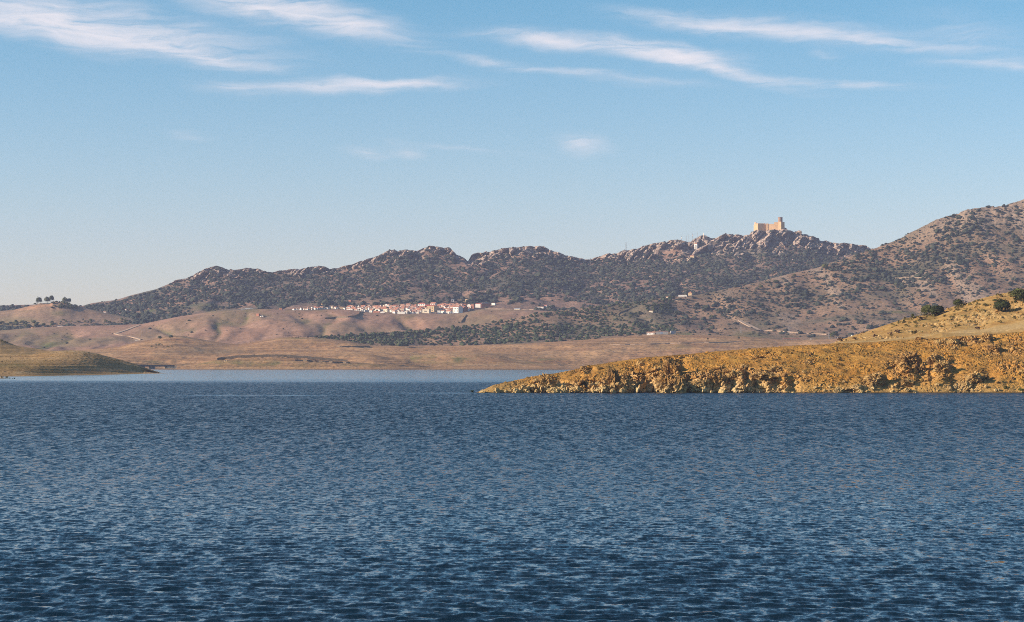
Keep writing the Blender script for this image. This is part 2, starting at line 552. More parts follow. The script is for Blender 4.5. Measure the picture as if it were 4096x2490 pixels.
# slanted slabs and blocks on the crags
sl = (H.X - 0.9 * H.Z)
crag = 8.5 * blocks(sl / 21, H.Y / 60, (H.Z + 0.55 * H.X) / 62) + 3.2 * blocks(sl / 8.5, H.Y / 26, (H.Z + 0.55 * H.X) / 30) + 1.0 * blocks(sl / 4, H.Y / 12, (H.Z + 0.55 * H.X) / 9)
front = smooth(0.5, 7.0, below)
H.Y = H.Y - rock * crag * 3.4
H.Z = H.Z + rock * crag * (0.22 + 0.5 * front) + (1 - rock) * (3.0 * fbm(H.X / 90, H.Y / 90, None, 4)) * smooth(1.0, 1.6, H.t) * (0.25 + 0.75 * front)
gul = np.abs(fbm(H.X / 210, H.Y / 420, None, 3))
H.Z += -9 * smooth(0.35, 0.0, gul) * smooth(1.6, 2.6, H.t) * smooth(4.7, 3.6, H.t)
H.attrs['a_rock'] = np.clip(rock * 1.15, 0, 1)
gr = bumpmask(qx, qy, [(1640, 1212, 130, 22, .5), (1720, 1225, 300, 14, .3), (800, 1230, 110, 12, .7), (620, 1245, 150, 8, .9), (950, 1235, 80, 8, .4), (1880, 1190, 60, 18, .35), (1960, 1195, 50, 14, .3)])
H.attrs['a_green'] = gr
H.build('mountain_ridge', M_ridge, sm=False)

# --- big scrub hill on the right and the olive slope running down from it
SKY_I = [(900, 1420), (1200, 1362), (1269, 1347), (1400, 1336), (1492, 1334), (1602, 1327), (1749, 1314), (1866, 1305), (1987, 1286), (2100, 1265), (2159, 1249), (2239, 1243), (2357, 1230), (2467, 1216), (2661, 1192), (2800, 1179), (2880, 1162),
         (2968, 1144), (3040, 1128), (3104, 1110), (3160, 1096), (3264, 1074), (3321, 1054), (3413, 1022), (3508, 992), (3540, 978), (3572, 968), (3612, 950), (3640, 932), (3680, 914), (3704, 902), (3744, 880), (3792, 866), (3833, 858),
         (3861, 842), (3917, 832), (3961, 830), (4025, 822), (4057, 812), (4100, 800), (4300, 750), (4800, 690), (5000, 680)]
FOOT_I = [(900, 1425), (1300, 1392), (1462, 1384), (1584, 1391), (1730, 1390), (1914, 1388), (2100, 1380), (2339, 1374), (2430, 1362), (2577, 1350), (2800, 1352), (3200, 1352), (3600, 1350), (5000, 1360)]
D_I = [(900, 3320), (1300, 3330), (2000, 3480), (2600, 3560), (3200, 3700), (3600, 3780), (5000, 3780)]
D_I0 = [(900, 3260), (1300, 3220), (2000, 3190), (5000, 3170)]
def dmix(f): return [(x, interp(D_I0, x) * (1 - f) + interp(D_I, x) * f) for x in range(900, 5001, 100)]
I_ = Layer(900, 5000, 900, [([(x, y - 120) for x, y in D_I0], 1420), (D_I0, FOOT_I), (dmix(.30), frac_line(smooth_line(SKY_I, 11), FOOT_I, 0.22)), (dmix(.68), frac_line(smooth_line(SKY_I, 7), FOOT_I, 0.6)), (D_I, SKY_I), ([(x, y + 120) for x, y in D_I], frac_line(SKY_I, [(900, 1420), (5000, 1420)], 0.9)), ([(x, y + 500) for x, y in D_I], 1440)],
           [4, 30, 44, 46, 5, 4])
qx, qy = I_.project()
sk = interp(SKY_I, I_.px)[None, :]
below = qy - sk
edge = smooth(0.0, 20.0, below) * smooth(1.0, 1.4, I_.t)
gul = np.abs(fbm(I_.X / 170, I_.Y / 500, None, 3))
I_.Z += edge * (-6 * smooth(0.4, 0.0, gul) * smooth(0, 120, sk * 0 + (interp(FOOT_I, I_.px)[None] - sk)) + 3.0 * fbm(I_.X / 70, I_.Y / 70, None, 4))
top_rock = smooth(120, 15, below + 60 * fbm(I_.X / 50, I_.Y / 50, None, 3)) * smooth(3550, 3850, qx)
b = blocks(I_.X / 7, I_.Y / 10, I_.Z / 7)
I_.Z += top_rock * b * 2.6
I_.attrs['a_rock'] = np.clip(top_rock * 0.75 + 0.8 * smooth(0.28, 0.5, fbm(I_.X / 45, I_.Y / 160, None, 3)) * smooth(2500, 3300, qx) * smooth(1360, 1250, qy), 0, 1)
I_.attrs['a_green'] = bumpmask(qx, qy, [(3600, 1248, 110, 10, .8), (3000, 1335, 120, 20, .5), (3230, 1345, 120, 10, .5), (2760, 1340, 90, 14, .7), (2480, 1262, 60, 20, .4)])
I_.build('scrub_hill', M_scrub)

# --- rolling dry hills in front of the village
TOP_E = [(-900, 1345), (0, 1329), (142, 1314), (213, 1310), (312, 1305), (426, 1304), (568, 1297), (700, 1270), (865, 1245), (957, 1241), (1067, 1236), (1140, 1241), (1250, 1243), (1330, 1239), (1400, 1240), (1492, 1252), (1584, 1257), (1730, 1258),
         (1822, 1257), (1932, 1238), (2100, 1240), (2300, 1250), (2600, 1300), (3000, 1380)]
FOOT_E = [(-900, 1412), (0, 1412), (327, 1408), (600, 1400), (900, 1400), (1300, 1400), (3000, 1410)]
E = Layer(-900, 3000, 720, [(3120, 1440), (3240, FOOT_E), (3380, frac_line(smooth_line(TOP_E, 15), FOOT_E, 0.28)), (3580, frac_line(smooth_line(TOP_E, 9), FOOT_E, 0.74)), (3720, TOP_E), (3790, frac_line(TOP_E, [(-900, 1300), (3000, 1300)], 0.8)), (3960, 1360)], [4, 34, 46, 30, 4, 4])
qx, qy = E.project()
edge = smooth(2, 26, qy - interp(TOP_E, E.px)[None]) * smooth(0.9, 1.3, E.t)
wx = E.X + 26 * fbm(E.X / 200, E.Y / 200, None, 2)
wy = E.Y + 40 * fbm(E.X / 220 + 9, E.Y / 220, None, 2)
gul = np.abs(fbm(wx / 120 + wy / 700, wy / 800, None, 3, 0.42))
E.Z += edge * (-7 * np.exp(-(gul / 0.20) ** 1.6) + 9 * fbm(wx / 140, wy / 260, None, 3) + 1.8 * fbm(E.X / 32, E.Y / 60, None, 3))
E.attrs['a_green'] = bumpmask(qx, qy, [(1060, 1243, 90, 7, .9), (1000, 1262, 90, 6, .5), (850, 1252, 60, 6, .6), (1480, 1258, 40, 14, .5), (1620, 1265, 80, 10, .35), (100, 1390, 160, 16, .35), (1270, 1243, 50, 5, .6)]) + 0.6 * np.exp(-(gul / 0.07) ** 2) * edge  # last term tints the gully lines darker as well
E.build('rolling_hill', M_purple)

# --- knoll with tall trees on the far left
TOP_J = [(-900, 1300), (-300, 1262), (0, 1245), (57, 1240), (131, 1222), (159, 1214), (199, 1214), (210, 1206), (256, 1209), (284, 1216), (307, 1225), (355, 1236), (426, 1253), (526, 1273), (600, 1290), (800, 1330), (1100, 1370)]
J = Layer(-900, 1100, 420, [(3800, 1360), (3860, 1334), (3960, frac_line(smooth_line(TOP_J, 11), [(-900, 1334), (1100, 1334)], .5)), (4050, TOP_J), (4110, frac_line(TOP_J, [(-900, 1334), (1100, 1334)], .8)), (4300, 1345)], [4, 26, 30, 6, 4])
qx, qy = J.project()
edge = smooth(1, 14, qy - interp(TOP_J, J.px)[None])
J.Z += edge * 3.2 * fbm(J.X / 60, J.Y / 90, None, 4)
J.attrs['a_rock'] = bumpmask(qx, qy, [(125, 1232, 28, 6, .9), (190, 1222, 22, 6, .9), (110, 1240, 50, 3, .6), (160, 1227, 30, 4, .8)])
J.attrs['a_green'] = bumpmask(qx, qy, [(240, 1255, 30, 12, .7), (60, 1245, 60, 6, .5)])
J.build('knoll', M_knoll)

# --- far shore with drawdown terraces
TOP_D = [(-900, 1408), (0, 1406), (250, 1404), (327, 1401), (483, 1387), (540, 1370), (597, 1361), (660, 1347), (700, 1343), (729, 1344), (828, 1362), (920, 1376), (957, 1378), (1030, 1366), (1115, 1352), (1180, 1349), (1250, 1350), (1324, 1357),
         (1400, 1366), (1484, 1385), (1620, 1387), (1767, 1386), (1914, 1382), (2100, 1375), (2239, 1367), (2357, 1358), (2467, 1351), (2577, 1342), (2650, 1340), (2800, 1341), (3000, 1348), (3150, 1362), (3300, 1358), (3400, 1354), (3600, 1350), (5000, 1350)]
WL_D = [(-900, 1476), (200, 1475), (560, 1474), (690, 1472), (900, 1473.5), (1300, 1473), (1500, 1475), (1700, 1471.5), (2000, 1470), (2300, 1469), (5000, 1469)]
WL_D = smooth_line(WL_D, 11)
D_wl = [(x, CAM_H * FPX / (y - HZ)) for x, y in WL_D]
DC = 3150.0
D_ = Layer(-900, 5000, 900, [([(x, d - 120) for x, d in D_wl], [(x, HZ + (CAM_H + 4.0) * FPX / (d - 120)) for x, d in D_wl]), (D_wl, WL_D), ([(x, d + 0.25 * (DC - d)) for x, d in D_wl], [(x, y - 25) for x, y in WL_D]),
                             ([(x, d + 0.62 * (DC - d)) for x, d in D_wl], frac_line(smooth_line(TOP_D, 9), [(-900, 1446), (5000, 1440)], .6)),
                             (DC, TOP_D), (DC + 70, frac_line(TOP_D, [(-900, 1446), (5000, 1446)], .8)), (DC + 160, 1460)], [3, 32, 28, 34, 4, 3])
qx, qy = D_.project()
edge = smooth(1, 22, qy - interp(TOP_D, D_.px)[None]) * smooth(1.0, 1.35, D_.t)
wx = D_.X + 40 * fbm(D_.X / 150, D_.Y / 150, None, 2)
hum = fbm(wx / 130, D_.Y / 120, None, 3)
D_.Z += edge * (4.6 * hum + 0.6 * fbm(D_.X / 14, D_.Y / 30, None, 3))
# terraces cut by old water levels
zz = D_.Z
terr = 0.42 * np.sin(zz * 2 * np.pi / 1.35 + 2 * fbm(D_.X / 200, D_.Y / 200, None, 2))
D_.Z += terr * smooth(0.5, 2.0, zz) * smooth(12, 6, zz) * (D_.t > 1)
D_.attrs['a_green'] = bumpmask(qx, qy, [(1460, 1466, 80, 7, .95), (640, 1445, 90, 8, .55), (2180, 1441, 60, 4, .8), (2350, 1442, 25, 6, .8), (1260, 1357, 130, 7, .75), (740, 1348, 60, 6, .6), (1000, 1462, 300, 5, .45), (2700, 1385, 120, 8, .3), (2960, 1372, 100, 10, .55), (3240, 1357, 50, 4, .7), (1800, 1440, 160, 8, .3)])
D_.attrs['a_rock'] = bumpmask(qx, qy, [(660, 1410, 60, 5, .8), (560, 1415, 160, 8, .6), (860, 1402, 120, 7, .8), (1900, 1461, 180, 4, .9), (2100, 1461, 160, 4, .8), (2000, 1425, 260, 5, .6), (1300, 1400, 120, 6, .5), (2700, 1372, 300, 2.5, .9), (2150, 1405, 120, 5, .6), (2350, 1410, 160, 6, .5)]) * (0.55 + 0.7 * fbm(D_.X / 25, D_.Y / 60, None, 3))
D_.attrs['a_rock'] = np.clip(D_.attrs['a_rock'], 0, 1)
D_.build('shore', M_shore)

# --- low spur on the shore, edged by a dark cut bank
TOP_K = [(560, 1483), (690, 1466), (760, 1462), (830, 1448), (880, 1436), (950, 1429), (1020, 1425), (1100, 1424), (1160, 1426), (1230, 1431), (1300, 1437), (1400, 1446), (1480, 1455), (1560, 1470), (1700, 1484)]
K_ = Layer(560, 1700, 420, [(2330, [(560, 1481), (1700, 1481)]), (2420, [(560, 1476.5), (650, 1474.6), (1560, 1474.6), (1700, 1478)]), (2490, frac_line(TOP_K, [(560, 1475), (1700, 1475)], .55)), (2560, TOP_K), (2572, frac_line(TOP_K, [(560, 1476), (1700, 1476)], .75)), (2600, [(560, 1478), (1700, 1478)])], [5, 30, 30, 6, 4])
qx, qy = K_.project()
below = qy - interp(TOP_K, K_.px)[None]
K_.Z += 0.25 * fbm(K_.X / 8, K_.Y / 20, None, 3) * smooth(0, 6, below) * (K_.Z > 0.2)
K_.Z += 0.3 * np.sin(K_.Z * 2 * np.pi / 0.9) * smooth(2, 8, below) * smooth(0.3, 0.8, K_.Z)
# the cut bank just under the crest
cut = smooth(0.5, 1.5, below) * smooth(8.0, 3.0, below + 2.5 * fbm(K_.X / 12, K_.Y * 0, None, 3)) * smooth(860, 900, qx) * smooth(1500, 1300, qx)
K_.Y += cut * 6.0
K_.Z -= cut * 1.6 * (0.6 + 0.6 * fbm(K_.X / 5, K_.Y / 9, None, 2))
K_.attrs['a_green'] = bumpmask(qx, qy, [(1450, 1462, 120, 6, .9), (1050, 1455, 300, 14, .65)])
K_.build('shore_spur', M_shore)

# --- low grassy mound on the far shore
TOP_M = [(1440, 1478), (1497, 1456), (1570, 1438), (1661, 1421), (1783, 1411), (1904, 1412), (1996, 1423), (2057, 1437), (2117, 1447), (2200, 1458), (2300, 1472), (2380, 1482)]
M_ = Layer(1440, 2380, 300, [(2500, [(1440, 1482), (2380, 1482)]), (2640, [(1440, 1478), (1500, 1472), (2200, 1471), (2380, 1478)]), (2730, frac_line(TOP_M, [(1440, 1475), (2380, 1475)], .55)), (2840, TOP_M), (2870, frac_line(TOP_M, [(1440, 1478), (2380, 1478)], .8)), (2960, [(1440, 1486), (2380, 1486)])], [3, 26, 30, 5, 4])
qx, qy = M_.project()
below = qy - interp(TOP_M, M_.px)[None]
M_.Z += smooth(1, 12, below) * smooth(1, 1.3, M_.t) * (0.5 * fbm(M_.X / 25, M_.Y / 40, None, 3)) + 0.22 * np.sin(M_.Z * 2 * np.pi / 1.1) * smooth(4, 12, below) * smooth(0.4, 1.0, M_.Z)
M_.attrs['a_green'] = bumpmask(qx, qy, [(1780, 1443, 180, 10, .45), (1520, 1466, 60, 8, .9), (2160, 1452, 60, 6, .7), (1780, 1436, 260, 18, .75)])
M_.attrs['a_rock'] = np.clip(bumpmask(qx, qy, [(1900, 1462, 220, 4, .9), (1800, 1416, 200, 5, .6)]) * (0.6 + 0.8 * fbm(M_.X / 14, M_.Y / 40, None, 3)), 0, 1)
M_.build('shore_mound', M_shore)

# --- grassy headland on the left and the rise behind it
TOP_C = [(-900, 1408), (-400, 1416), (0, 1423), (123, 1419), (170, 1412), (247, 1404), (293, 1403), (333, 1405), (385, 1414), (447, 1431), (509, 1448), (555, 1463), (601, 1480), (641, 1492.5), (680, 1502)]
WL_C = [(-900, 1510), (0, 1507), (123, 1506), (308, 1502), (463, 1499), (641, 1494.5), (680, 1496)]
WD_C = [(x, CAM_H * FPX / (y - HZ)) for x, y in WL_C]
C_ = Layer(-900, 690, 500, [([(x, d - 60) for x, d in WD_C], [(x, HZ + 14.0 * FPX / (d - 60)) for x, d in WD_C]), (WD_C, WL_C), ([(x, d + 60) for x, d in WD_C], frac_line(TOP_C, WL_C, .42)), ([(-900, 1530), (300, 1560), (640, 1640), (690, 1660)], frac_line(TOP_C, WL_C, .84)), ([(-900, 1600), (300, 1630), (640, 1680), (690, 1690)], TOP_C),
                          ([(-900, 1680), (300, 1710), (640, 1715), (690, 1720)], frac_line(TOP_C, WL_C, .8)), ([(-900, 1800), (690, 1800)], [(-900, 1496), (690, 1496)])], [3, 36, 46, 18, 5, 4])
qx, qy = C_.project()
below = qy - interp(TOP_C, C_.px)[None]
tuft = fbm(C_.X / 2.2, C_.Y / 5, None, 3)
C_.Z += smooth(1.0, 1.2, C_.t) * (0.35 * fbm(C_.X / 25, C_.Y / 40, None, 3) + 0.16 * tuft * smooth(1.2, 2.2, C_.t) + 0.06 * tuft)
C_.Z += 0.13 * np.sin(C_.Z * 2 * np.pi / 1.05 + 1.2 * fbm(C_.X / 40, C_.Y / 60, None, 2)) * smooth(0.4, 1.4, C_.Z) * smooth(9, 6, C_.Z) * smooth(1.0, 1.2, C_.t) * smooth(5, 12, below)
C_.attrs['a_green'] = bumpmask(qx, qy, [(530, 1452, 90, 8, .8), (585, 1478, 60, 8, .8), (60, 1462, 160, 8, .5), (300, 1468, 200, 5, .35), (430, 1495, 200, 5, .35)])
C_.attrs['a_rock'] = np.clip(bumpmask(qx, qy, [(290, 1477, 60, 4, .8), (455, 1480, 40, 3, .8), (90, 1491, 60, 5, .7), (300, 1410, 120, 10, .45), (120, 1436, 200, 8, .35)]) * (0.7 + 0.9 * fbm(C_.X / 6, C_.Y / 20, None, 3)), 0, 1)
C_.build('grassy_headland', M_grassy)
TOP_C2 = [(-900, 1340), (-200, 1350), (0, 1361), (31, 1371), (77, 1385), (139, 1397), (216, 1405), (280, 1411), (340, 1425)]
C2 = Layer(-900, 340, 220, [(1740, 1445), (1790, [(-900, 1430), (340, 1430)]), (1850, frac_line(TOP_C2, [(-900, 1430), (340, 1430)], .6)), (1900, TOP_C2), (1930, frac_line(TOP_C2, [(-900, 1430), (340, 1430)], .8)), (2060, 1470)], [4, 22, 22, 5, 4])
C2.Z += smooth(.8, 1.3, C2.t) * (0.5 * fbm(C2.X / 12, C2.Y / 20, None, 4))
C2.attrs['a_rock'] = 0.35 * np.clip(fbm(C2.X / 8, C2.Y / 30, None, 3), 0, 1)
C2.build('grassy_rise', M_grassy)

# --- ochre rocky headland on the right
TOP_A = [(1780, 1606), (1885, 1580), (1905, 1571), (1936, 1559), (1973, 1542), (2010, 1533), (2065, 1523), (2127, 1508), (2188, 1499), (2259, 1488), (2321, 1476), (2335, 1466), (2404, 1457), (2497, 1442), (2589, 1430), (2640, 1427), (2723, 1420), (2816, 1412),
         (2908, 1403), (3022, 1395), (3124, 1387), (3360, 1375), (3503, 1369), (3636, 1362), (3770, 1351), (3920, 1342), (4096, 1330), (4500, 1310), (5000, 1300)]
WLA = 1572.0
WDA = CAM_H * FPX / (WLA - HZ)
D_A = [(1780, WDA + 4), (1905, WDA + 8), (2100, WDA + 30), (2400, WDA + 55), (2900, WDA + 85), (5000, WDA + 110)]
def amix(f): return [(x, WDA + (d - WDA) * f) for x, d in D_A]
def yA(f):
    return [(x, interp(TOP_A, x) * f + WLA * (1 - f)) for x in sorted(set([p[0] for p in TOP_A]))]
A_ = Layer(1780, 4800, 1300, [([(1780, WDA - 8), (4900, WDA - 8)], HZ + 14.5 * FPX / (WDA - 8)), (amix(0), [(1780, 1590), (1895, 1574), (1905, WLA), (4900, WLA)]), (amix(.10), yA(.30)), (amix(.5), yA(.68)), (D_A, TOP_A), ([(x, d + 12) for x, d in D_A], [(x, y + 1.0) for x, y in TOP_A]), ([(x, d + 60) for x, d in D_A], [(x, y + 70) for x, y in TOP_A])],
           [4, 80, 78, 52, 4, 4])
qx, qy = A_.project()
top = interp(TOP_A, A_.px)[None]
below = qy - top
hgt = WLA - qy
edge = smooth(0.0, 10.0, below)
n_big = fbm(A_.X / 22, A_.Y / 22, A_.Z / 8, 3)
ROCKS = [(2190, 1535, 46, 30, 1.0), (2090, 1556, 40, 16, .8), (2330, 1480, 34, 12, .9), (2400, 1540, 60, 22, .7), (2470, 1535, 50, 36, 1.0), (2540, 1540, 50, 34, 1.0), (2600, 1500, 40, 30, .7), (2690, 1470, 42, 34, 1.2), (2700, 1540, 55, 34, 1.2), (2560, 1470, 60, 22, .6),
         (2800, 1545, 60, 30, 1.0), (2870, 1525, 55, 36, .9), (2945, 1500, 42, 24, .9), (2960, 1545, 70, 28, 1.0), (3040, 1520, 60, 30, .9), (3100, 1500, 40, 24, .8), (3110, 1545, 60, 24, .9), (3200, 1510, 60, 18, .5), (3300, 1490, 60, 10, .5),
         (3500, 1522, 45, 24, 1.0), (3400, 1560, 50, 10, .8), (3630, 1470, 60, 40, 1.25), (3690, 1490, 40, 30, 1.1), (3770, 1460, 50, 36, 1.1), (3760, 1500, 60, 22, .9), (3800, 1372, 70, 14, 1.0), (3880, 1358, 40, 14, 1.0), (3945, 1352, 30, 14, 1.0), (3975, 1400, 40, 22, 1.1),
         (3900, 1510, 60, 24, .9), (3850, 1545, 60, 20, .8), (3590, 1540, 50, 16, .7), (4060, 1390, 40, 40, .7), (4050, 1470, 60, 30, .5), (3680, 1358, 40, 8, .6), (3240, 1420, 20, 8, .6), (3230, 1450, 25, 8, .8), (3050, 1430, 60, 10, .5), (2740, 1425, 40, 8, .7), (2920, 1408, 50, 6, .5)]
rk = bumpmask(qx, qy, ROCKS)
cliff = smooth(2050, 2200, qx) * smooth(3250, 2950, qx) * smooth(0.68, 0.34, hgt / (WLA - top + 1) + 0.25 * n_big)
rk = np.clip(np.maximum(rk * (0.75 + 0.5 * n_big), 0.95 * cliff), 0, 1.25) * (A_.t > 0.9) * edge
# strata lean up to the right
u1 = A_.X - 0.5 * A_.Z
u2 = A_.Z + 0.55 * A_.X
th_ = R(66) + (R(33) - R(66)) * smooth(2680, 3020, A_.px)[None]
sa = (A_.X - 70) * np.cos(th_) + A_.Z * np.sin(th_)
sc_ = -(A_.X - 70) * np.sin(th_) + A_.Z * np.cos(th_)
B1 = blocks(sa / 6.0, A_.Y / 7, sc_ / 3.6)
B2 = blocks(sa / 2.7, A_.Y / 3.2, sc_ / 1.3)
B3 = blocks(sa / 1.1, A_.Y / 1.4, sc_ / 0.55)
grav = blocks(A_.X / 0.8, A_.Y / 1.6, A_.Z / 0.6)
tip = smooth(1890, 2000, A_.px)[None]
clefts = bumpmask(qx, qy, [(x + rx * 1.05, y, rx * 0.42, ry * 1.1, a) for (x, y, rx, ry, a) in ROCKS if a >= .9]) * edge * (hgt > 2)
push = -4.6 * clefts + rk * (1 - 0.8 * np.clip(clefts, 0, 1)) * (4.6 * B1 + 2.4 * B2 + 1.0 * B3 + 2.6 * smooth(0.5, 1.1, rk)) * tip
A_.Y -= push * 1.0
A_.Z += rk * (1.5 * B1 + 1.2 * B2 + 0.6 * B3) * (0.4 + 0.6 * tip) * smooth(0.9, 1.05, A_.t)
rub = smooth(-0.25, 0.35, fbm(A_.X / 9, A_.Y / 14, None, 3))
A_.Z += (1 - np.clip(rk, 0, 1)) * (0.26 * grav * rub + 0.95 * n_big * edge + 0.45 * fbm(A_.X / 5, A_.Y / 8, None, 3) * edge + 0.10 * grav) * smooth(1.0, 1.1, A_.t) * tip
A_.attrs['a_rock'] = np.clip(rk, 0, 1)
M_och = None


def ochre_mat():
    m, g = new_mat('ochre_rock_and_soil')
    p = g.n('ShaderNodeNewGeometry').outputs['Position']
    n1 = g.noise(p, 0.16, 6, 0.65, 0.5)
    n2 = g.noise(p, 0.9, 5, 0.7)
    n3 = g.noise(p, 3.5, 4, 0.7)
    soil = g.mix(g.ramp(n1, 0.35, 0.65), (0.325, 0.146, 0.026), (0.455, 0.238, 0.054))
    n4 = g.noise(p, 0.045, 5, 0.6, 0.8)
    soil = g.mix(g.math('MULTIPLY', g.ramp(n4, 0.5, 0.64), 0.5), soil, (0.20, 0.115, 0.032))
    soil = g.mix(g.math('MULTIPLY', g.ramp(n4, 0.48, 0.36), 0.6), soil, (0.43, 0.20, 0.030))
    soil = g.mix(g.math('MULTIPLY', g.ramp(n2, 0.5, 0.68), 0.8), soil, (0.10, 0.052, 0.016))
    soil = g.mix(g.math('MULTIPLY', g.ramp(n3, 0.55, 0.72), 0.3), soil, (0.46, 0.31, 0.10))
    rock = g.mix(g.ramp(n2, 0.35, 0.66), (0.34, 0.195, 0.075), (0.53, 0.355, 0.165))
    rock = g.mix(g.math('MULTIPLY', g.ramp(n1, 0.5, 0.66), 0.8), rock, (0.40, 0.20, 0.05))
    stain = g.noise(g.map(p, sc=(1, 1, 0.4)), 0.45, 5, 0.7)
    rock = g.mix(g.math('MULTIPLY', g.ramp(stain, 0.46, 0.64), 0.85), rock, (0.12, 0.066, 0.03))
    # bleached drawdown band near the water
    z = g.n('ShaderNodeSeparateXYZ', {0: p}).outputs[2]
    band = g.ramp(g.math('ADD', z, g.math('MULTIPLY', n1, 4.0)), 7.5, 2.5)
    rock = g.mix(g.math('MULTIPLY', band, 0.75), rock, (0.60, 0.46, 0.25))
    soil = g.mix(g.math('MULTIPLY', band, 0.35), soil, (0.46, 0.33, 0.14))
    col = g.mix(attr(g, 'a_rock'), soil, rock)
    wet = g.ramp(z, 0.45, 0.12)
    col = g.mix(g.math('MULTIPLY', wet, 0.75), col, (0.07, 0.05, 0.025))
    col = g.mix(g.math('MULTIPLY', attr(g, 'a_green'), 0.8), col, (0.17, 0.135, 0.035))
    nrm = g.n('ShaderNodeBump', {'Strength': 0.9, 'Distance': 0.18, 'Height': g.noise(p, 1.6, 6, 0.75)}).outputs[0]
    finish(g, col, 0.92, nrm, 0.1)
    return m


M_och = ochre_mat()
A_.attrs['a_green'] = bumpmask(qx, qy, [(3300, 1425, 220, 30, .25), (2900, 1445, 160, 18, .2), (3500, 1400, 200, 18, .3)])
A_.build('rocky_headland', M_och, sm=False)

# --- straw field and oak hill behind the headland
TOP_B = [(3150, 1420), (3336, 1372), (3363, 1361), (3420, 1341), (3470, 1326), (3570, 1292), (3626, 1274), (3686, 1263), (3747, 1256), (3813, 1227), (3870, 1213), (3937, 1192), (4004, 1176), (4096, 1160), (4400, 1130), (5000, 1120)]
MID_B = [(3150, 1420), (3336, 1374), (3420, 1366), (3503, 1362), (3636, 1350), (3770, 1328), (3920, 1317), (4096, 1286), (4400, 1260), (5000, 1240)]
LOW_B = [(3150, 1425), (3336, 1380), (3503, 1372), (3636, 1366), (3770, 1352), (3920, 1348), (4096, 1340), (4400, 1330), (5000, 1320)]
B_ = Layer(3150, 5000, 520, [(790, 1440), (822, LOW_B), (890, MID_B), (950, frac_line(TOP_B, MID_B, .62)), (1010, TOP_B), (1040, frac_line(TOP_B, [(3150, 1430), (5000, 1430)], .9)), (1160, 1440)], [3, 28, 36, 40, 4, 3])
qx, qy = B_.project()
below = qy - interp(TOP_B, B_.px)[None]
edge = smooth(0, 10, below)
slope_rock = smooth(1.95, 2.15, B_.t) * smooth(-0.1, 0.35, fbm(B_.X / 12, B_.Y / 25, None, 3)) * smooth(3.2, 2.7, B_.t) * smooth(5000, 3300, qx)
gb = blocks(B_.X / 1.4, B_.Y / 3, B_.Z / 1.4)
B_.Z += edge * smooth(.9, 1.1, B_.t) * (0.8 * fbm(B_.X / 20, B_.Y / 30, None, 3) + slope_rock * gb * 1.3 + 0.12 * fbm(B_.X / 2, B_.Y / 4, None, 2))
B_.attrs['a_rock'] = slope_rock
B_.attrs['a_green'] = bumpmask(qx, qy, [(3760, 1275, 120, 14, .5), (3950, 1250, 120, 18, .3)])


def oakhill_mat():
    m, g = new_mat('ochre_slope_with_straw')
    p = g.n('ShaderNodeNewGeometry').outputs['Position']
    n1 = g.noise(p, 0.12, 6, 0.65, 0.5)
    n2 = g.noise(p, 0.8, 5, 0.7)
    soil = g.mix(g.ramp(n1, 0.35, 0.65), (0.28, 0.155, 0.05), (0.40, 0.25, 0.085))
    soil = g.mix(g.math('MULTIPLY', g.ramp(n2, 0.52, 0.7), 0.6), soil, (0.13, 0.085, 0.03))
    rock = g.mix(g.ramp(n2, 0.38, 0.62), (0.33, 0.19, 0.075), (0.54, 0.38, 0.17))
    col = g.mix(attr(g, 'a_rock'), soil, rock)
    straw = g.mix(g.ramp(g.noise(g.map(p, sc=(1, .3, 1)), 1.2, 4, 0.7), 0.35, 0.65), (0.33, 0.215, 0.085), (0.46, 0.32, 0.15))
    col = g.mix(attr(g, 'a_straw'), col, straw)
    col = g.mix(g.math('MULTIPLY', attr(g, 'a_green'), 0.8), col, (0.15, 0.12, 0.035))
    nrm = g.n('ShaderNodeBump', {'Strength': 0.8, 'Distance': 0.2, 'Height': g.noise(p, 1.2, 6, 0.75)}).outputs[0]
    finish(g, col, 0.95, nrm, 0.05)
    return m


M_oakhill = oakhill_mat()
B_o = B_.build('oak_hill', M_oakhill, sm=True)
a = B_o.data.attributes.new('a_straw', 'FLOAT', 'POINT')
a.data.foreach_set('value', (smooth(2.15, 1.85, B_.t + 0.22 * fbm(B_.X / 10, B_.Y / 10, None, 3)) * smooth(1.0, 1.5, B_.t + 0.4 * fbm(B_.X / 16, B_.Y / 10, None, 3))).astype(np.float32).ravel())

# --- low islet at the left edge
TOP_L = [(-300, 1502), (-100, 1505), (0, 1510), (16, 1511), (40, 1515.5), (58, 1518), (80, 1522)]
L_ = Layer(-300, 80, 60, [(1150, 1524), (1188, [(-300, 1515.5), (80, 1516.5)]), (1205, TOP_L), (1225, 1519)], [4, 10, 6])
L_.Z += 0.12 * fbm(L_.X / 2, L_.Y / 4, None, 3) * (L_.t > .8)
L_.attrs['a_rock'] = np.ones_like(L_.X) * .4
L_.build('islet', M_och)

# --- lake bed under everything, and the wide land the haze ends on
gb_v = [(-9000, -400, -5), (9000, -400, -5), (9000, 9500, -5), (-9000, 9500, -5)]
link('lake_bed', new_mesh('lake_bed', gb_v, [(0, 1, 2, 3)], flat_mat('lake_mud', (0.12, 0.09, 0.05))), kind='structure')
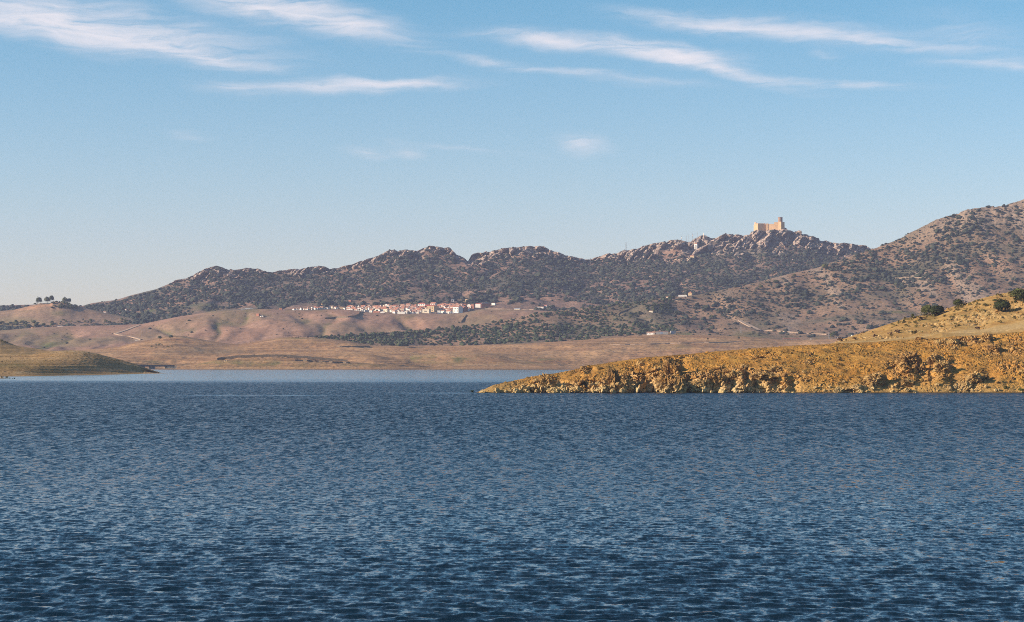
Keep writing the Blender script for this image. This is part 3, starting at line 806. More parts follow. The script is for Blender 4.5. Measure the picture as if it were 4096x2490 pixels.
# ------------------------------------------------------------------ water
def build_water():
    rng = np.random.default_rng(21)
    cols = np.arange(-1500, 5601, 15.0)
    # rows: fine where the lake is near, as angle below the horizon
    qa = np.concatenate([np.arange(30.5, 70, 1.6), np.arange(70, 1080, 2.3), np.geomspace(1082, 2600, 60)])
    d = CAM_H * FPX / qa[::-1]
    Dg, Cg = np.meshgrid(d, cols, indexing='ij')
    X = (Cg - 2048) / FPX * Dg
    Y = Dg.copy()
    step = np.gradient(d)[:, None]
    Z = np.zeros_like(X); DX = np.zeros_like(X); DY = np.zeros_like(X)
    gust = 1.0 + 0.55 * fbm(X / 26, Y / 40, None, 2)
    N = 84
    for i in range(N):
        lam = 0.32 * (2.3 / 0.32) ** rng.random() ** 1.25
        th = R(-97) + rng.normal() * 0.37
        k = 2 * math.pi / lam
        kx, ky = k * math.cos(th), k * math.sin(th)
        s = WAVE_SLOPE * math.sqrt(2.0 / N) * (1.15 if lam < 1.6 else 0.75)
        fade = np.clip((lam * 0.9 / np.maximum(step * abs(math.sin(th)), 1e-3) - 2.0) / 2.0, 0, 1)
        ph = kx * X + ky * Y + rng.random() * 6.28
        a = s / k * fade
        Z += a * np.cos(ph)
        DX -= a * math.cos(th) * np.sin(ph)
        DY -= a * math.sin(th) * np.sin(ph)
    Z *= gust
    X += 0.8 * DX * gust
    Y += 0.8 * DY * gust
    nt, nu = X.shape
    idx = np.arange(nt * nu).reshape(nt, nu)
    F = np.stack([idx[:-1, :-1], idx[:-1, 1:], idx[1:, 1:], idx[1:, :-1]], -1).reshape(-1, 4)
    m, g = new_mat('lake_water')
    geo = g.n('ShaderNodeNewGeometry')
    p = geo.outputs['Position']
    xyz = g.n('ShaderNodeSeparateXYZ', {0: p})
    # wind-ruffled water near, a calm strip along the far shore
    big = g.noise(g.map(p, sc=(0.0016, 0.006, 1)), 1.0, 4, 0.6)
    calm = g.ramp(g.math('ADD', xyz.outputs[1], g.math('MULTIPLY', g.math('SUBTRACT', big, 0.5), 700.0)), 760.0, 1250.0)
    lane = g.ramp(g.noise(g.map(p, sc=(0.0012, 0.012, 1)), 1.0, 3, 0.5), 0.66, 0.76)
    lane = g.math('MULTIPLY', lane, g.ramp(xyz.outputs[1], 500.0, 760.0))
    calm = g.math('MAXIMUM', calm, g.math('MULTIPLY', lane, 0.45))
    wig = g.math('MULTIPLY', g.math('SUBTRACT', g.noise(g.map(p, sc=(0.06, 0.06, 1)), 1.0, 4, 0.7), 0.5), 46.0)
    for (yc, xa, xb) in ((648.0, -104.0, -62.0), (690.0, -34.0, -14.0)):
        sl = g.ramp(g.math('ABSOLUTE', g.math('ADD', g.math('SUBTRACT', xyz.outputs[1], yc), wig)), 13.0, 3.0)
        sl = g.math('MULTIPLY', sl, g.math('MULTIPLY', g.ramp(xyz.outputs[0], xa - 14.0, xa + 10.0), g.ramp(xyz.outputs[0], xb + 14.0, xb - 10.0)))
        calm = g.math('MAXIMUM', calm, g.math('MULTIPLY', sl, 0.8))
    q1 = g.noise(g.map(p, rot=(0, 0, R(7)), sc=(0.62, 1.0, 1)), 2.3, 5, 0.7, 0.5, col=True)
    q2 = g.noise(g.map(p, rot=(0, 0, R(-4)), sc=(1.9, 1.0, 1)), 1.0, 5, 0.72, 0.3, col=True)
    q3 = g.noise(g.map(p, rot=(0, 0, R(3)), sc=(0.95, 0.19, 1)), 1.0, 6, 0.75, 0.3, col=True)
    def cen(q, s):
        v = g.n('ShaderNodeVectorMath', {0: q, 1: (0.5, 0.5, 0.5)}, operation='SUBTRACT').outputs[0]
        return g.n('ShaderNodeVectorMath', {0: v, 1: s}, operation='MULTIPLY').outputs[0]
    amp = g.math('SUBTRACT', 1.0, g.math('MULTIPLY', calm, 0.80))
    amp = g.math('MULTIPLY', amp, g.math('SUBTRACT', 1.0, g.math('MULTIPLY', g.ramp(xyz.outputs[1], 1950.0, 2350.0), 0.95)))
    far = g.ramp(xyz.outputs[1], 60.0, 420.0)
    sv = g.n('ShaderNodeVectorMath', {0: g.n('ShaderNodeVectorMath', {0: cen(q1, (0.8, NOISE_SLOPE, 0.0)), 'Scale': g.math('ADD', 0.55, g.math('MULTIPLY', far, 0.45))}, operation='SCALE').outputs[0], 1: cen(q2, (0.35, 1.0 * NOISE_SLOPE, 0.0))}, operation='ADD').outputs[0]
    v3 = g.n('ShaderNodeVectorMath', {0: cen(q3, (0.3, 1.25 * NOISE_SLOPE, 0.0)), 'Scale': far}, operation='SCALE').outputs[0]
    sv = g.n('ShaderNodeVectorMath', {0: sv, 1: v3}, operation='ADD').outputs[0]
    # crests seen at a low angle show mostly their near faces: mean lean towards the viewer's side of the wind
    lean = g.n('ShaderNodeCombineXYZ', {0: 0.0, 1: g.math('MULTIPLY', g.math('ADD', 0.55, g.math('MULTIPLY', far, 1.35)), -LEAN), 2: 0.0}).outputs[0]
    sv = g.n('ShaderNodeVectorMath', {0: sv, 1: lean}, operation='ADD').outputs[0]
    sv = g.n('ShaderNodeVectorMath', {0: sv, 'Scale': amp}, operation='SCALE').outputs[0]
    nn = g.n('ShaderNodeVectorMath', {0: geo.outputs['Normal'], 1: sv}, operation='ADD').outputs[0]
    nn = g.n('ShaderNodeVectorMath', {0: nn}, operation='NORMALIZE').outputs[0]
    rough = g.math('ADD', 0.03, g.math('MULTIPLY', amp, g.math('ADD', 0.02, g.math('MULTIPLY', far, 0.07))))
    b = g.n('ShaderNodeBsdfPrincipled', {'Base Color': (0.004, 0.0145, 0.027, 1), 'Roughness': rough, 'IOR': 1.333, 'Normal': nn})
    g.n('ShaderNodeOutputMaterial', {'Surface': b.outputs[0]})
    me = new_mesh('lake', np.stack([X, Y, Z], -1), F, m, True)
    return link('lake', me, kind='structure')


WAVE_SLOPE, NOISE_SLOPE, LEAN = 0.26, 1.2, 0.115
build_water()

# ------------------------------------------------------------------ haze
def build_haze():
    m = bpy.data.materials.new('pale_air')
    m.use_nodes = True
    g = G(m.node_tree)
    v = g.n('ShaderNodeVolumePrincipled', {'Color': (0.62, 0.68, 1.0, 1), 'Density': HAZE, 'Anisotropy': 0.0})
    g.n('ShaderNodeOutputMaterial', {'Volume': v.outputs[0]})
    mb = MB().box(-9500, 9500, -600, 9800, -6.5, 620)
    mb.build('haze', m, kind='stuff')


HAZE = 4.5e-5
build_haze()
# ------------------------------------------------------------------ vegetation
def ico(sub):
    bm = bmesh.new()
    bmesh.ops.create_icosphere(bm, subdivisions=sub, radius=1.0)
    V = np.array([v.co[:] for v in bm.verts]); F = np.array([[v.index for v in f.verts] for f in bm.faces])
    bm.free()
    return V, F


def bush_shape(seed, sub=2, flat=0.75, lump=0.32):
    V, F = ico(sub)
    s = seed * 7.3
    n = fbm(V[:, 0] * 1.7 + s, V[:, 1] * 1.7 - s, V[:, 2] * 1.7 + 2 * s, 3, 0.65)
    j = np.random.default_rng(seed).normal(size=len(V)) * 0.07
    V = V * (1 + lump * n + j)[:, None]
    V[:, 2] *= flat
    V[:, 2] = np.maximum(V[:, 2], -0.36 * flat)
    keep = (V[F][:, :, 2] > -0.35 * flat).any(1)
    return V, F[keep]


BUSH = [bush_shape(i, 2) for i in range(1, 9)]        # 80 faces, the lowest dropped
SMALL = [bush_shape(i + 20, 1) for i in range(1, 7)]  # 20 faces


def scatter_mass(name, mat, P, rad, shapes, rng, hscale=1.0, label=None, category=None):
    Vs, Fs, T, base = [], [], [], 0
    pick = rng.integers(0, len(shapes), len(P))
    for k, (V, F) in enumerate(shapes):
        sel = np.nonzero(pick == k)[0]
        if not len(sel): continue
        a = rng.random(len(sel)) * 6.283
        c, s = np.cos(a)[:, None], np.sin(a)[:, None]
        r = rad[sel][:, None]
        st = (0.85 + 0.4 * rng.random(len(sel)))[:, None]
        x = (V[None, :, 0] * c - V[None, :, 1] * s) * r * st + P[sel, 0][:, None]
        y = (V[None, :, 0] * s + V[None, :, 1] * c) * r + P[sel, 1][:, None]
        z = (V[None, :, 2] + 0.25) * r * hscale + P[sel, 2][:, None]
        Vs.append(np.stack([x, y, z], -1).reshape(-1, 3))
        n = V.shape[0]
        Fs.append((F[None] + (base + np.arange(len(sel)) * n)[:, None, None]).reshape(-1, 3))
        T.append(np.repeat(rng.random(len(sel)), n))
        base += n * len(sel)
    me = new_mesh(name, np.concatenate(Vs), np.concatenate(Fs), mat, False, attrs={'tint': np.concatenate(T)})
    return link(name, me, kind='stuff', label=label, category=category)


M_scrubleaf = leaf_mat('scrub_foliage', (0.017, 0.023, 0.018), (0.054, 0.060, 0.041))
M_olive = leaf_mat('olive_foliage', (0.012, 0.021, 0.010), (0.046, 0.058, 0.026))
M_dry = leaf_mat('dry_shrub', (0.11, 0.066, 0.018), (0.24, 0.150, 0.045))
M_oak1 = leaf_mat('oak_foliage_shared', (0.015, 0.021, 0.015), (0.047, 0.054, 0.034), rand=True)
M_oakleaf = leaf_mat('oak_leaves', (0.026, 0.032, 0.010), (0.085, 0.088, 0.026), rand=True)
M_gum = leaf_mat('tall_tree_leaves', (0.035, 0.045, 0.022), (0.09, 0.095, 0.05), rand=True)
M_dryind = leaf_mat('dry_shrub_single', (0.085, 0.072, 0.022), (0.19, 0.160, 0.055), rand=True)
M_greenshrub = leaf_mat('green_shrub_single', (0.03, 0.05, 0.012), (0.08, 0.11, 0.025), rand=True)
M_dead = leaf_mat('dead_twigs', (0.10, 0.058, 0.035), (0.17, 0.105, 0.065), rand=True)
M_bark = flat_mat('bark', (0.10, 0.075, 0.055), 0.3, 3.0)


def thin_out(P, keep):
    return tuple(a[keep] for a in P)


# --- the far ridge
rng = np.random.default_rng(31)
P, qx, qy, t = H.scatter(62000, rng, 0.9, 5.2)
sk = interp(SKY_H, qx); below = qy - sk
dens = 0.62 + 0.38 * smooth(-0.30, 0.22, fbm(P[:, 0] / 95, P[:, 1] / 150, None, 4)) + 0.0 * qx
foot = smooth(1165, 1232, qy + 30 * fbm(P[:, 0] / 130, P[:, 1] / 200, None, 2))
patch = smooth(-0.02, 0.28, fbm(P[:, 0] / 70 + 5, P[:, 1] / 260, None, 3))
dens *= 1 - foot * (1 - 0.75 * patch) * smooth(600, 800, qx)
rockd = interp([(-900, 1), (760, 10), (820, 45), (900, 30), (1060, 14), (1200, 24), (1480, 26), (1700, 22), (1900, 46), (2060, 36), (2150, 42), (2320, 10), (2490, 34), (2640, 60), (2780, 76), (3020, 86), (3120, 94), (3280, 52), (3440, 36), (5000, 20)], qx)
dens *= 1 - 0.86 * smooth(rockd * 1.12, rockd * 0.62, below)
dens *= 1 - bumpmask(qx, qy, [(1640, 1160, 70, 12, 1), (1680, 1180, 130, 12, .8), (1860, 1185, 50, 16, 1), (1950, 1158, 45, 12, .9), (1990, 1200, 90, 10, .8), (1420, 1178, 40, 8, .9), (1400, 1210, 120, 10, 1), (1560, 1200, 130, 10, .8), (2150, 1200, 90, 12, .9),
                                  (1200, 1222, 220, 6, .5), (2330, 1180, 90, 10, .7), (2700, 1100, 50, 12, .8), (2500, 1140, 130, 12, .6), (850, 1222, 130, 10, .9), (770, 1230, 60, 8, .9), (640, 1245, 110, 6, .95), (950, 1240, 90, 6, .9), (2050, 1215, 120, 10, .8)])
village = (qx > 1160) & (qx < 1990) & (qy > interp([(1160, 1232), (1400, 1226), (1560, 1221), (1700, 1214), (1800, 1218), (1990, 1222)], qx))
dens = np.where(village, dens * 0.10, dens)
keep = rng.random(len(P)) < np.clip(dens, 0, 1)
P, qx, qy, t = thin_out((P, qx, qy, t), keep)
rad = rng.gamma(4.0, 0.60, len(P)) * (1.0 + 0.35 * smooth(1130, 1230, qy)) * np.where(qy - interp(SKY_H, qx) < 8, 0.65, 1.0)
some = rng.permutation(len(P))[:29000]
P, qx, qy, t = thin_out((P, qx, qy, t), some); rad = rad[some]
order = np.argsort(-rad)
big_H = order[:110]
rest = order[110:4300]
scatter_mass('scrub', M_scrubleaf, P[rest], rad[rest], BUSH, rng, label='dark oak scrub covering the slopes of the castle ridge', category='scrub')
rest = order[4300:29000]
scatter_mass('low_scrub', M_scrubleaf, P[rest], rad[rest] * 1.05, SMALL, rng, label='lower scrub between the oaks on the castle ridge', category='scrub')
RIDGE_TREES = [(P[i], rad[i]) for i in big_H]

# --- the scrub hill: olive rows lower left, oak wood on the upper slope, low scrub everywhere
P, qx, qy, t = I_.scatter(27000, rng, 1.0, 3.98)
wood = np.clip(0.42 + 1.0 * smooth(-0.12, 0.35, fbm(P[:, 0] / 85, P[:, 1] / 230, None, 4)), 0, 1) * smooth(2350, 2850, qx)
lower = interp([(2300, 1330), (2700, 1290), (3000, 1270), (3300, 1215), (3500, 1180), (3800, 1120), (4100, 1080), (4400, 1060)], qx)
upper = interp([(2300, 1290), (2600, 1240), (2800, 1215), (3000, 1165), (3150, 1125), (3300, 1060), (3500, 990), (4400, 600)], qx)
wood *= 0.22 + 0.78 * smooth(lower + 22, lower - 22, qy) * smooth(upper - 4, upper + 18, qy)
wood *= 1 - 0.45 * smooth(90, 10, qy - interp(SKY_I, qx)) * smooth(3600, 3800, qx)
wood *= 1 - bumpmask(qx, qy, [(3880, 1008, 90, 10, .9), (3840, 955, 50, 8, .8), (3050, 1115, 130, 12, .8), (3280, 1100, 90, 8, .5), (2850, 1165, 120, 8, .9), (4000, 1080, 200, 16, .9)])
keep = rng.random(len(P)) < wood
Pw, qxw, qyw, tw = thin_out((P, qx, qy, t), keep)
rad = rng.gamma(4.5, 0.50, len(Pw))
order = np.argsort(-rad * FPX / Pw[:, 1])
HILL_TREES = [(Pw[i], rad[i]) for i in order[:190]]
rest = rng.permutation(order[190:])[:6800]
scatter_mass('oak_wood', M_scrubleaf, Pw[rest], rad[rest], BUSH, rng, label='oak wood and scrub covering the big hill beside the castle ridge', category='oak wood')

# olives: planted on a loose grid along the slope
gx, gy = np.meshgrid(np.arange(1240, 2700, 12.0), np.arange(1185, 1392, 5.3))
gx = gx + (np.arange(gx.shape[0]) % 2)[:, None] * 6 + rng.normal(size=gx.shape) * 3.0
gy = gy + rng.normal(size=gx.shape) * 1.6 - (gx - 1900) * 0.02
gx, gy = gx.ravel(), gy.ravel()
top = interp(SKY_I, gx)
bot = interp([(1240, 1362), (1400, 1372), (1462, 1378), (1584, 1386), (1730, 1383), (1914, 1382), (2100, 1370), (2339, 1366), (2430, 1350), (2577, 1337), (2700, 1330)], gx)
dn = 0.55 + 0.70 * smooth(-0.25, 0.3, fbm(gx / 120, gy / 22, None, 3)) + 0.3 * bumpmask(gx, gy, [(2000, 1345, 160, 22, 1), (1700, 1335, 250, 8, 1), (1480, 1350, 120, 10, .7)])
dn *= 1 - bumpmask(gx, gy, [(1720, 1365, 160, 12, .75), (2230, 1280, 110, 22, .8), (2330, 1300, 90, 14, .7), (2520, 1245, 110, 24, 1), (2600, 1270, 160, 40, 1), (2060, 1275, 60, 8, .5), (2440, 1330, 60, 10, .5), (1560, 1345, 60, 6, .6)])
dn += 0.7 * (gy < top + 10) * (gx > 2200) * (gx < 2670)
ok = (gy > top + 1.5) & (gy < bot) & (rng.random(len(gx)) < dn)
gx, gy = gx[ok], gy[ok]
Po = np.array([I_.at(a, b) for a, b in zip(gx, gy)])
rad = rng.gamma(14, 0.195, len(Po)) * np.where(gy > 1300, 1.0, .85)
order = np.argsort(-rad * FPX / Po[:, 1])
OLIVES = [(Po[i], rad[i]) for i in order[:290]]
rest = order[290:]
scatter_mass('olive_trees', M_olive, Po[rest], rad[rest], BUSH, rng, 1.1, label='olive trees planted over the low spur in front of the village', category='olive grove')
# small low scrub on the hills
Q, qx, qy, t = I_.scatter(17000, rng, 1.0, 3.9)
kp = rng.random(len(Q)) < 0.12 + 0.75 * smooth(-0.15, 0.3, fbm(Q[:, 0] / 50, Q[:, 1] / 140, None, 3)) * smooth(2300, 2900, qx) * smooth(1345, 1230, qy)
Q = Q[kp]
scatter_mass('low_scrub', M_scrubleaf, Q, rng.gamma(4, 0.24, len(Q)) + .3, SMALL, rng, .8, label='low scrub dotted over the big hill', category='scrub')
Q, qx, qy, t = E.scatter(1500, rng, 1.0, 3.95)
gl = np.abs(fbm((Q[:, 0] + 26 * fbm(Q[:, 0] / 200, Q[:, 1] / 200, None, 2)) / 120 + (Q[:, 1] + 40 * fbm(Q[:, 0] / 220 + 9, Q[:, 1] / 220, None, 2)) / 700, (Q[:, 1] + 40 * fbm(Q[:, 0] / 220 + 9, Q[:, 1] / 220, None, 2)) / 800, None, 3, 0.42))
kp = (rng.random(len(Q)) < 0.10 + 0.9 * np.exp(-(gl / 0.05) ** 2))
Q = Q[kp]
scatter_mass('gully_bushes', M_scrubleaf, Q, rng.gamma(4, 0.3, len(Q)), SMALL, rng, .9, label='small bushes along the gullies of the dry rolling hills', category='bushes')

# --- trees one can pick out on the hills
TREE_ME = []
for i, (V, F) in enumerate(BUSH):
    V2 = V.copy(); V2[:, 2] = V2[:, 2] * 1.05 + 0.25
    TREE_ME.append(new_mesh('tree_crown', V2, F, M_oak1, False))
OLIVE_ME = []
M_olive1 = leaf_mat('olive_foliage_single', (0.016, 0.027, 0.013), (0.060, 0.074, 0.036), rand=True)
for i, (V, F) in enumerate(BUSH):
    V2 = V.copy(); V2[:, 2] = V2[:, 2] * 1.15 + 0.25
    OLIVE_ME.append(new_mesh('olive_crown', V2, F, M_olive1, False))


def put_trees(lst, meshes, name, label, cat, group):
    for i, (p, r) in enumerate(lst):
        o = thing(name, label, cat, p, random.random() * 6.28, group, meshes[i % len(meshes)])
        o.scale = (r, r * random.uniform(.85, 1.1), r * random.uniform(.85, 1.15))


def by_place(lst, rule):
    out = {}
    for p, r in lst:
        out.setdefault(rule(2048 + FPX * p[0] / p[1], HZ - FPX * (p[2] - CAM_H) / p[1]), []).append((p, r))
    return out


for k, lst in by_place(RIDGE_TREES, lambda x, y: ('left end of the castle ridge' if x < 1000 else 'castle ridge above the village' if x < 2000 else 'slope under the radio masts' if x < 2700 else 'slope under the castle')).items():
    put_trees(lst, TREE_ME, 'holm_oak', 'dark rounded oak standing out of the scrub on the ' + k, 'tree', 'oaks on the ' + k)
for k, lst in by_place(HILL_TREES, lambda x, y: ('near the crest of the big scrub hill' if y < interp(SKY_I, x) + 40 else 'in the upper wood of the big scrub hill' if y < 1130 else 'on the middle slope of the big scrub hill' if y < 1220 else 'at the foot of the big scrub hill')).items():
    put_trees(lst, TREE_ME, 'holm_oak', 'dark rounded oak ' + k, 'tree', 'oaks ' + k)
for k, lst in by_place(OLIVES, lambda x, y: ('on the low tail of the spur' if x < 1600 else 'on the spur straight below the village' if x < 2050 else 'on the slope below the roadside farm' if x < 2350 else 'beside the bent stone wall')).items():
    put_trees(lst, OLIVE_ME, 'olive_tree', 'small round olive tree planted ' + k, 'tree', 'olive trees ' + k)
RIDGE_TREES, HILL_TREES, OLIVES = [], [], []
put_trees(RIDGE_TREES, TREE_ME, 'holm_oak', 'dark rounded oak standing out of the scrub on the castle ridge', 'tree', 'oaks on the castle ridge')
put_trees(HILL_TREES, TREE_ME, 'holm_oak', 'dark rounded oak on the big scrub hill beside the castle ridge', 'tree', 'oaks on the big scrub hill')
put_trees(OLIVES, OLIVE_ME, 'olive_tree', 'small round olive tree planted on the low spur below the village', 'tree', 'olive trees on the low spur')


# --- trees with a trunk and leafy crown
def leafy(seed, rx, rz, n, leaf, nclump=16, low=-0.8):
    """leaf cards in clumps over an ellipsoid; centre at 0"""
    r = np.random.default_rng(seed)
    d = r.normal(size=(nclump, 3)); d /= np.linalg.norm(d, axis=1)[:, None]
    d[:, 2] = np.where(d[:, 2] < low, -d[:, 2] * 0.5, d[:, 2])
    c = d * (0.62 + 0.16 * r.random((nclump, 1)))
    cr = 0.30 + 0.16 * r.random(nclump)
    k = r.integers(0, nclump, n)
    e = r.normal(size=(n, 3)); e /= np.linalg.norm(e, axis=1)[:, None]
    rr = np.cbrt(0.35 + 0.65 * r.random(n))
    p = c[k] + e * (cr[k] * rr)[:, None]
    p = p * np.array([rx, rx, rz])
    nrm = e + 0.7 * r.normal(size=(n, 3)); nrm /= np.linalg.norm(nrm, axis=1)[:, None]
    a = np.cross(nrm, r.normal(size=(n, 3))); a /= np.linalg.norm(a, axis=1)[:, None]
    b = np.cross(nrm, a)
    s = (leaf * (0.6 + 0.8 * r.random(n)))[:, None]
    V = np.stack([p - a * s, p + b * s * 0.7, p + a * s, p - b * s * 0.7], 1).reshape(-1, 3)
    F = np.arange(4 * n).reshape(n, 4)
    return V, F


def trunk_mesh(name, h, r, limbs, seed):
    rr = random.Random(seed)
    mb = MB()
    lean = Vector((rr.uniform(-.1, .1) * h, rr.uniform(-.1, .1) * h, h))
    mb.bar((0, 0, -0.6), lean, r, 7, r * 0.65)
    for i in range(limbs):
        a = rr.uniform(0, 6.28)
        e = lean + Vector((math.cos(a), math.sin(a), rr.uniform(0.5, 1.1))) * h * rr.uniform(0.5, 0.9)
        mb.bar(lean * rr.uniform(.7, .98), e, r * 0.5, 5, r * 0.15)
    return mb.mesh(name, M_bark)


def tree(name, label, p, width, height, trunk_frac, seed, mat, group=None, n=1100, leaf=0.25, cat='tree', clumps=16):
    t = thing(name, label, cat, p, random.random() * 6.28, group)
    th = height * trunk_frac
    rz = (height - th) / 2 * 1.12
    link('trunk', trunk_mesh('trunk', max(th * 1.15, 0.4), height * 0.035, 4, seed), t)
    V, F = leafy(seed, width / 2, rz, n, leaf, clumps)
    if n > 60:      # dense inner foliage
        Vc, Fc = bush_shape(seed + 900, 3, 1.0, 0.22)
        Vc = Vc * np.array([width / 2, width / 2, rz]) * 0.80
        Vc[:, 2] = np.maximum(Vc[:, 2], -rz * .8)
        link('inner_foliage', new_mesh('inner_foliage', Vc + np.array([0, 0, th + rz * 0.82]), Fc, mat), t)
    V[:, 2] += th + rz * 0.82
    link('crown', new_mesh('crown', V, F, mat), t)
    return t


def px_tree(layer, name, label, px, py, wpx, hpx, tf, seed, mat, **kw):
    p = layer.at(px, py)
    s = p.y / FPX
    kw.setdefault('leaf', max(0.12, wpx * s * 0.035))
    return tree(name, label, p, wpx * s, hpx * s, tf, seed, mat, **kw)


px_tree(B_, 'holm_oak', 'oak with upright crown, the farther of two touching oaks on the ochre slope', 3709, 1264, 52, 46, .02, 1, M_oakleaf, n=1500)
px_tree(B_, 'holm_oak', 'wide low oak touching a taller oak on the ochre slope', 3748, 1265, 66, 42, .02, 2, M_oakleaf, n=1700)
px_tree(B_, 'holm_oak', 'small oak half hidden behind the crest of the ochre slope', 3833, 1226, 44, 29, .02, 3, M_oakleaf, n=1300)
px_tree(B_, 'holm_oak', 'broad dense oak standing on bare soil below the hilltop oak', 4008, 1247, 68, 48, .02, 4, M_oakleaf, n=2000)
px_tree(B_, 'holm_oak', 'round dark oak at the very top of the ochre slope', 4072, 1204, 66, 54, .02, 5, M_oakleaf, n=2000)
px_tree(B_, 'holm_oak', 'small dark oak bush just left of the two touching oaks', 3651, 1270, 14, 14, .05, 6, M_oakleaf, n=260)
px_tree(B_, 'holm_oak', 'small dark round bush right below the hilltop oak', 4062, 1212, 15, 9, .05, 7, M_oakleaf, n=260)
px_tree(B_, 'holm_oak', 'small dark bush left of the hilltop oak on the crest', 3979, 1207, 20, 11, .05, 8, M_oakleaf, n=260)

KN = [('tall tree alone at the near end of the knoll top', 156, 1218, 27, 31, .05), ('tall bushy tree, left one of the close pair on the knoll top', 189, 1210, 27, 28, .04), ('tall bushy tree, right one of the close pair on the knoll top', 206, 1209, 24, 28, .04),
      ('loose tall tree beyond the knoll top, paler of two', 259, 1213, 23, 25, .08), ('round tree leaning on a paler one beyond the knoll top', 276, 1216, 22, 24, .08)]
for i, (lb, x, y, w, h, tf) in enumerate(KN):
    px_tree(J, 'tall_tree', lb, x, y, w, h, tf, 20 + i, M_gum, group='tall trees on the knoll', n=420)
px_tree(J, 'holm_oak', 'low dark bush on the far side of the knoll saddle', 322, 1229, 14, 8, .05, 30, M_oakleaf, n=150)
px_tree(J, 'holm_oak', 'low dark bush at the near foot of the knoll trees', 140, 1221, 14, 9, .05, 31, M_oakleaf, n=150)
px_tree(D_, 'lone_tree', 'lone tree on the shore rise, rounder of two', 639, 1363, 19, 20, .3, 32, M_gum, n=420)
px_tree(D_, 'lone_tree', 'lone tree on the shore rise, leaning and looser of two', 684, 1360, 20, 20, .3, 33, M_gum, n=380)
px_tree(I_, 'lone_tree', 'big dark tree, tallest of the clump beside the white posts', 3336, 1352, 30, 26, .15, 34, M_oakleaf, n=520)
px_tree(I_, 'lone_tree', 'narrow dark tree at the end of the clump beside the white posts', 3349, 1352, 14, 19, .15, 35, M_oakleaf, n=300)
px_tree(I_, 'lone_tree', 'low dark tree at the start of the clump beside the white posts', 3325, 1352, 12, 15, .15, 38, M_oakleaf, n=240)
px_tree(D_, 'lone_tree', 'small upright tree on the track above the shore', 2955, 1361, 11, 15, .15, 36, M_oakleaf, n=240)
px_tree(D_, 'lone_tree', 'small round bush on the track above the shore', 2831, 1362, 9, 10, .1, 37, M_oakleaf, n=160)
px_tree(I_, 'holm_oak', 'round oak above the white roof behind the ochre slope', 3414, 1322, 15, 12, .1, 39, M_oakleaf, n=240)
HT = [(3586, 1150, 26, 20, 'brown-green tall tree at the edge of the oak wood'), (3690, 1108, 18, 32, 'tall columnar tree below the oak wood'), (3760, 1136, 16, 18, 'upright tree alone on the pink strip of the hill'), (3675, 1172, 22, 16, 'round oak on the pink strip of the hill'),
      (3618, 1168, 18, 13, 'round oak at the left end of the pink strip of the hill'), (3420, 1180, 24, 18, 'big round oak under the wood, standing clear of it'), (3512, 1155, 16, 14, 'round oak under the wood, on the upper edge of the bare slope'),
      (3300, 1080, 34, 26, 'tall dark tree where the hill crest meets the ridge'), (3045, 1156, 20, 18, 'dark round tree on the brown slope below the castle'), (3105, 1134, 28, 14, 'dark bushy tree beside bare ground below the castle'), (3178, 1108, 18, 12, 'dark tree on the bare strip below the castle'), (2850, 1275, 14, 14, 'dark round tree by the top of the straight track')]
for i, (x, y, w, h, lb) in enumerate(HT):
    px_tree(I_, 'hill_tree', lb, x, y, w, h, .1, 50 + i, M_gum if i < 3 else M_oakleaf, n=320)
VT = [(1532, 1168, 24, 18, 'dark round tree in the field above the village'), (1578, 1180, 22, 16, 'dark round tree at the upper corner of the village field'), (1593, 1205, 26, 14, 'low dark tree just above the village roofs'), (1370, 1220, 16, 20, 'tall dark tree beside the upper end of the village'),
      (1464, 1232, 12, 12, 'dark tree behind the white bell tower'), (1480, 1232, 12, 10, 'small dark tree right of the white bell tower'), (1890, 1152, 24, 16, 'dark tree at the top edge of the green field'), (1936, 1164, 16, 14, 'dark tree at the right end of the green field'), (1909, 1206, 16, 10, 'dark tree right of the tan ruin')]
for i, (x, y, w, h, lb) in enumerate(VT):
    px_tree(H, 'field_tree', lb, x, y, w, h, .1, 70 + i, M_oakleaf, n=260)
# trees in the band between the knoll and the rolling hills
rb = random.Random(4)
for i in range(78):
    x = rb.uniform(-40, 560)
    if x < 215:
        y = rb.uniform(1292, 1316 - 0.03 * x); w = rb.uniform(12, 22); h = rb.uniform(10, 17)
    else:
        y = rb.uniform(1284, 1302) - (x - 215) * 0.02; w = rb.uniform(7, 13); h = rb.uniform(5, 9)
    px_tree(J, 'band_tree', 'dark tree in the wooded band below the knoll', x, y, w, h, .08, 100 + i, M_oakleaf, group='trees in the band below the knoll', n=110)
for i in range(46):
    x = rb.uniform(206, 306); y = rb.uniform(interp(TOP_J, x) + 3, 1236)
    px_tree(J, 'knoll_bush', 'dark bush on the shaded end of the knoll', x, y, rb.uniform(9, 15), rb.uniform(6, 9), .04, 200 + i, M_oakleaf, group='bushes covering the knoll end', n=80)


for i in range(34):
    x = rb.uniform(1400, 1900); y = rb.uniform(float(interp([(1400, 1230), (1560, 1226), (1700, 1222), (1900, 1222)], x)), 1250)
    px_tree(H, 'village_tree', 'dark tree between the houses of the village', x, y, rb.uniform(6, 12), rb.uniform(7, 12), .06, 500 + i, M_oakleaf, group='trees among the village houses', n=90)


def cypress(layer, px, py, hpx, label, seed, wpx=5, group=None):
    p = layer.at(px, py); s = p.y / FPX
    t = thing('cypress', label, 'tree', p, 0, group)
    link('trunk', MB().bar((0, 0, -1), (0, 0, 2), .25, 6).mesh('trunk', M_bark), t)
    V, F = bush_shape(seed, 2, 1.0, 0.25)
    V = V * np.array([wpx * s / 2, wpx * s / 2, hpx * s / 2]); V[:, 2] = np.where(V[:, 2] < -0.3 * hpx * s / 2, -0.45 * hpx * s / 2, V[:, 2]) + hpx * s / 2
    link('crown', new_mesh('crown', V, F, M_oakleaf), t)


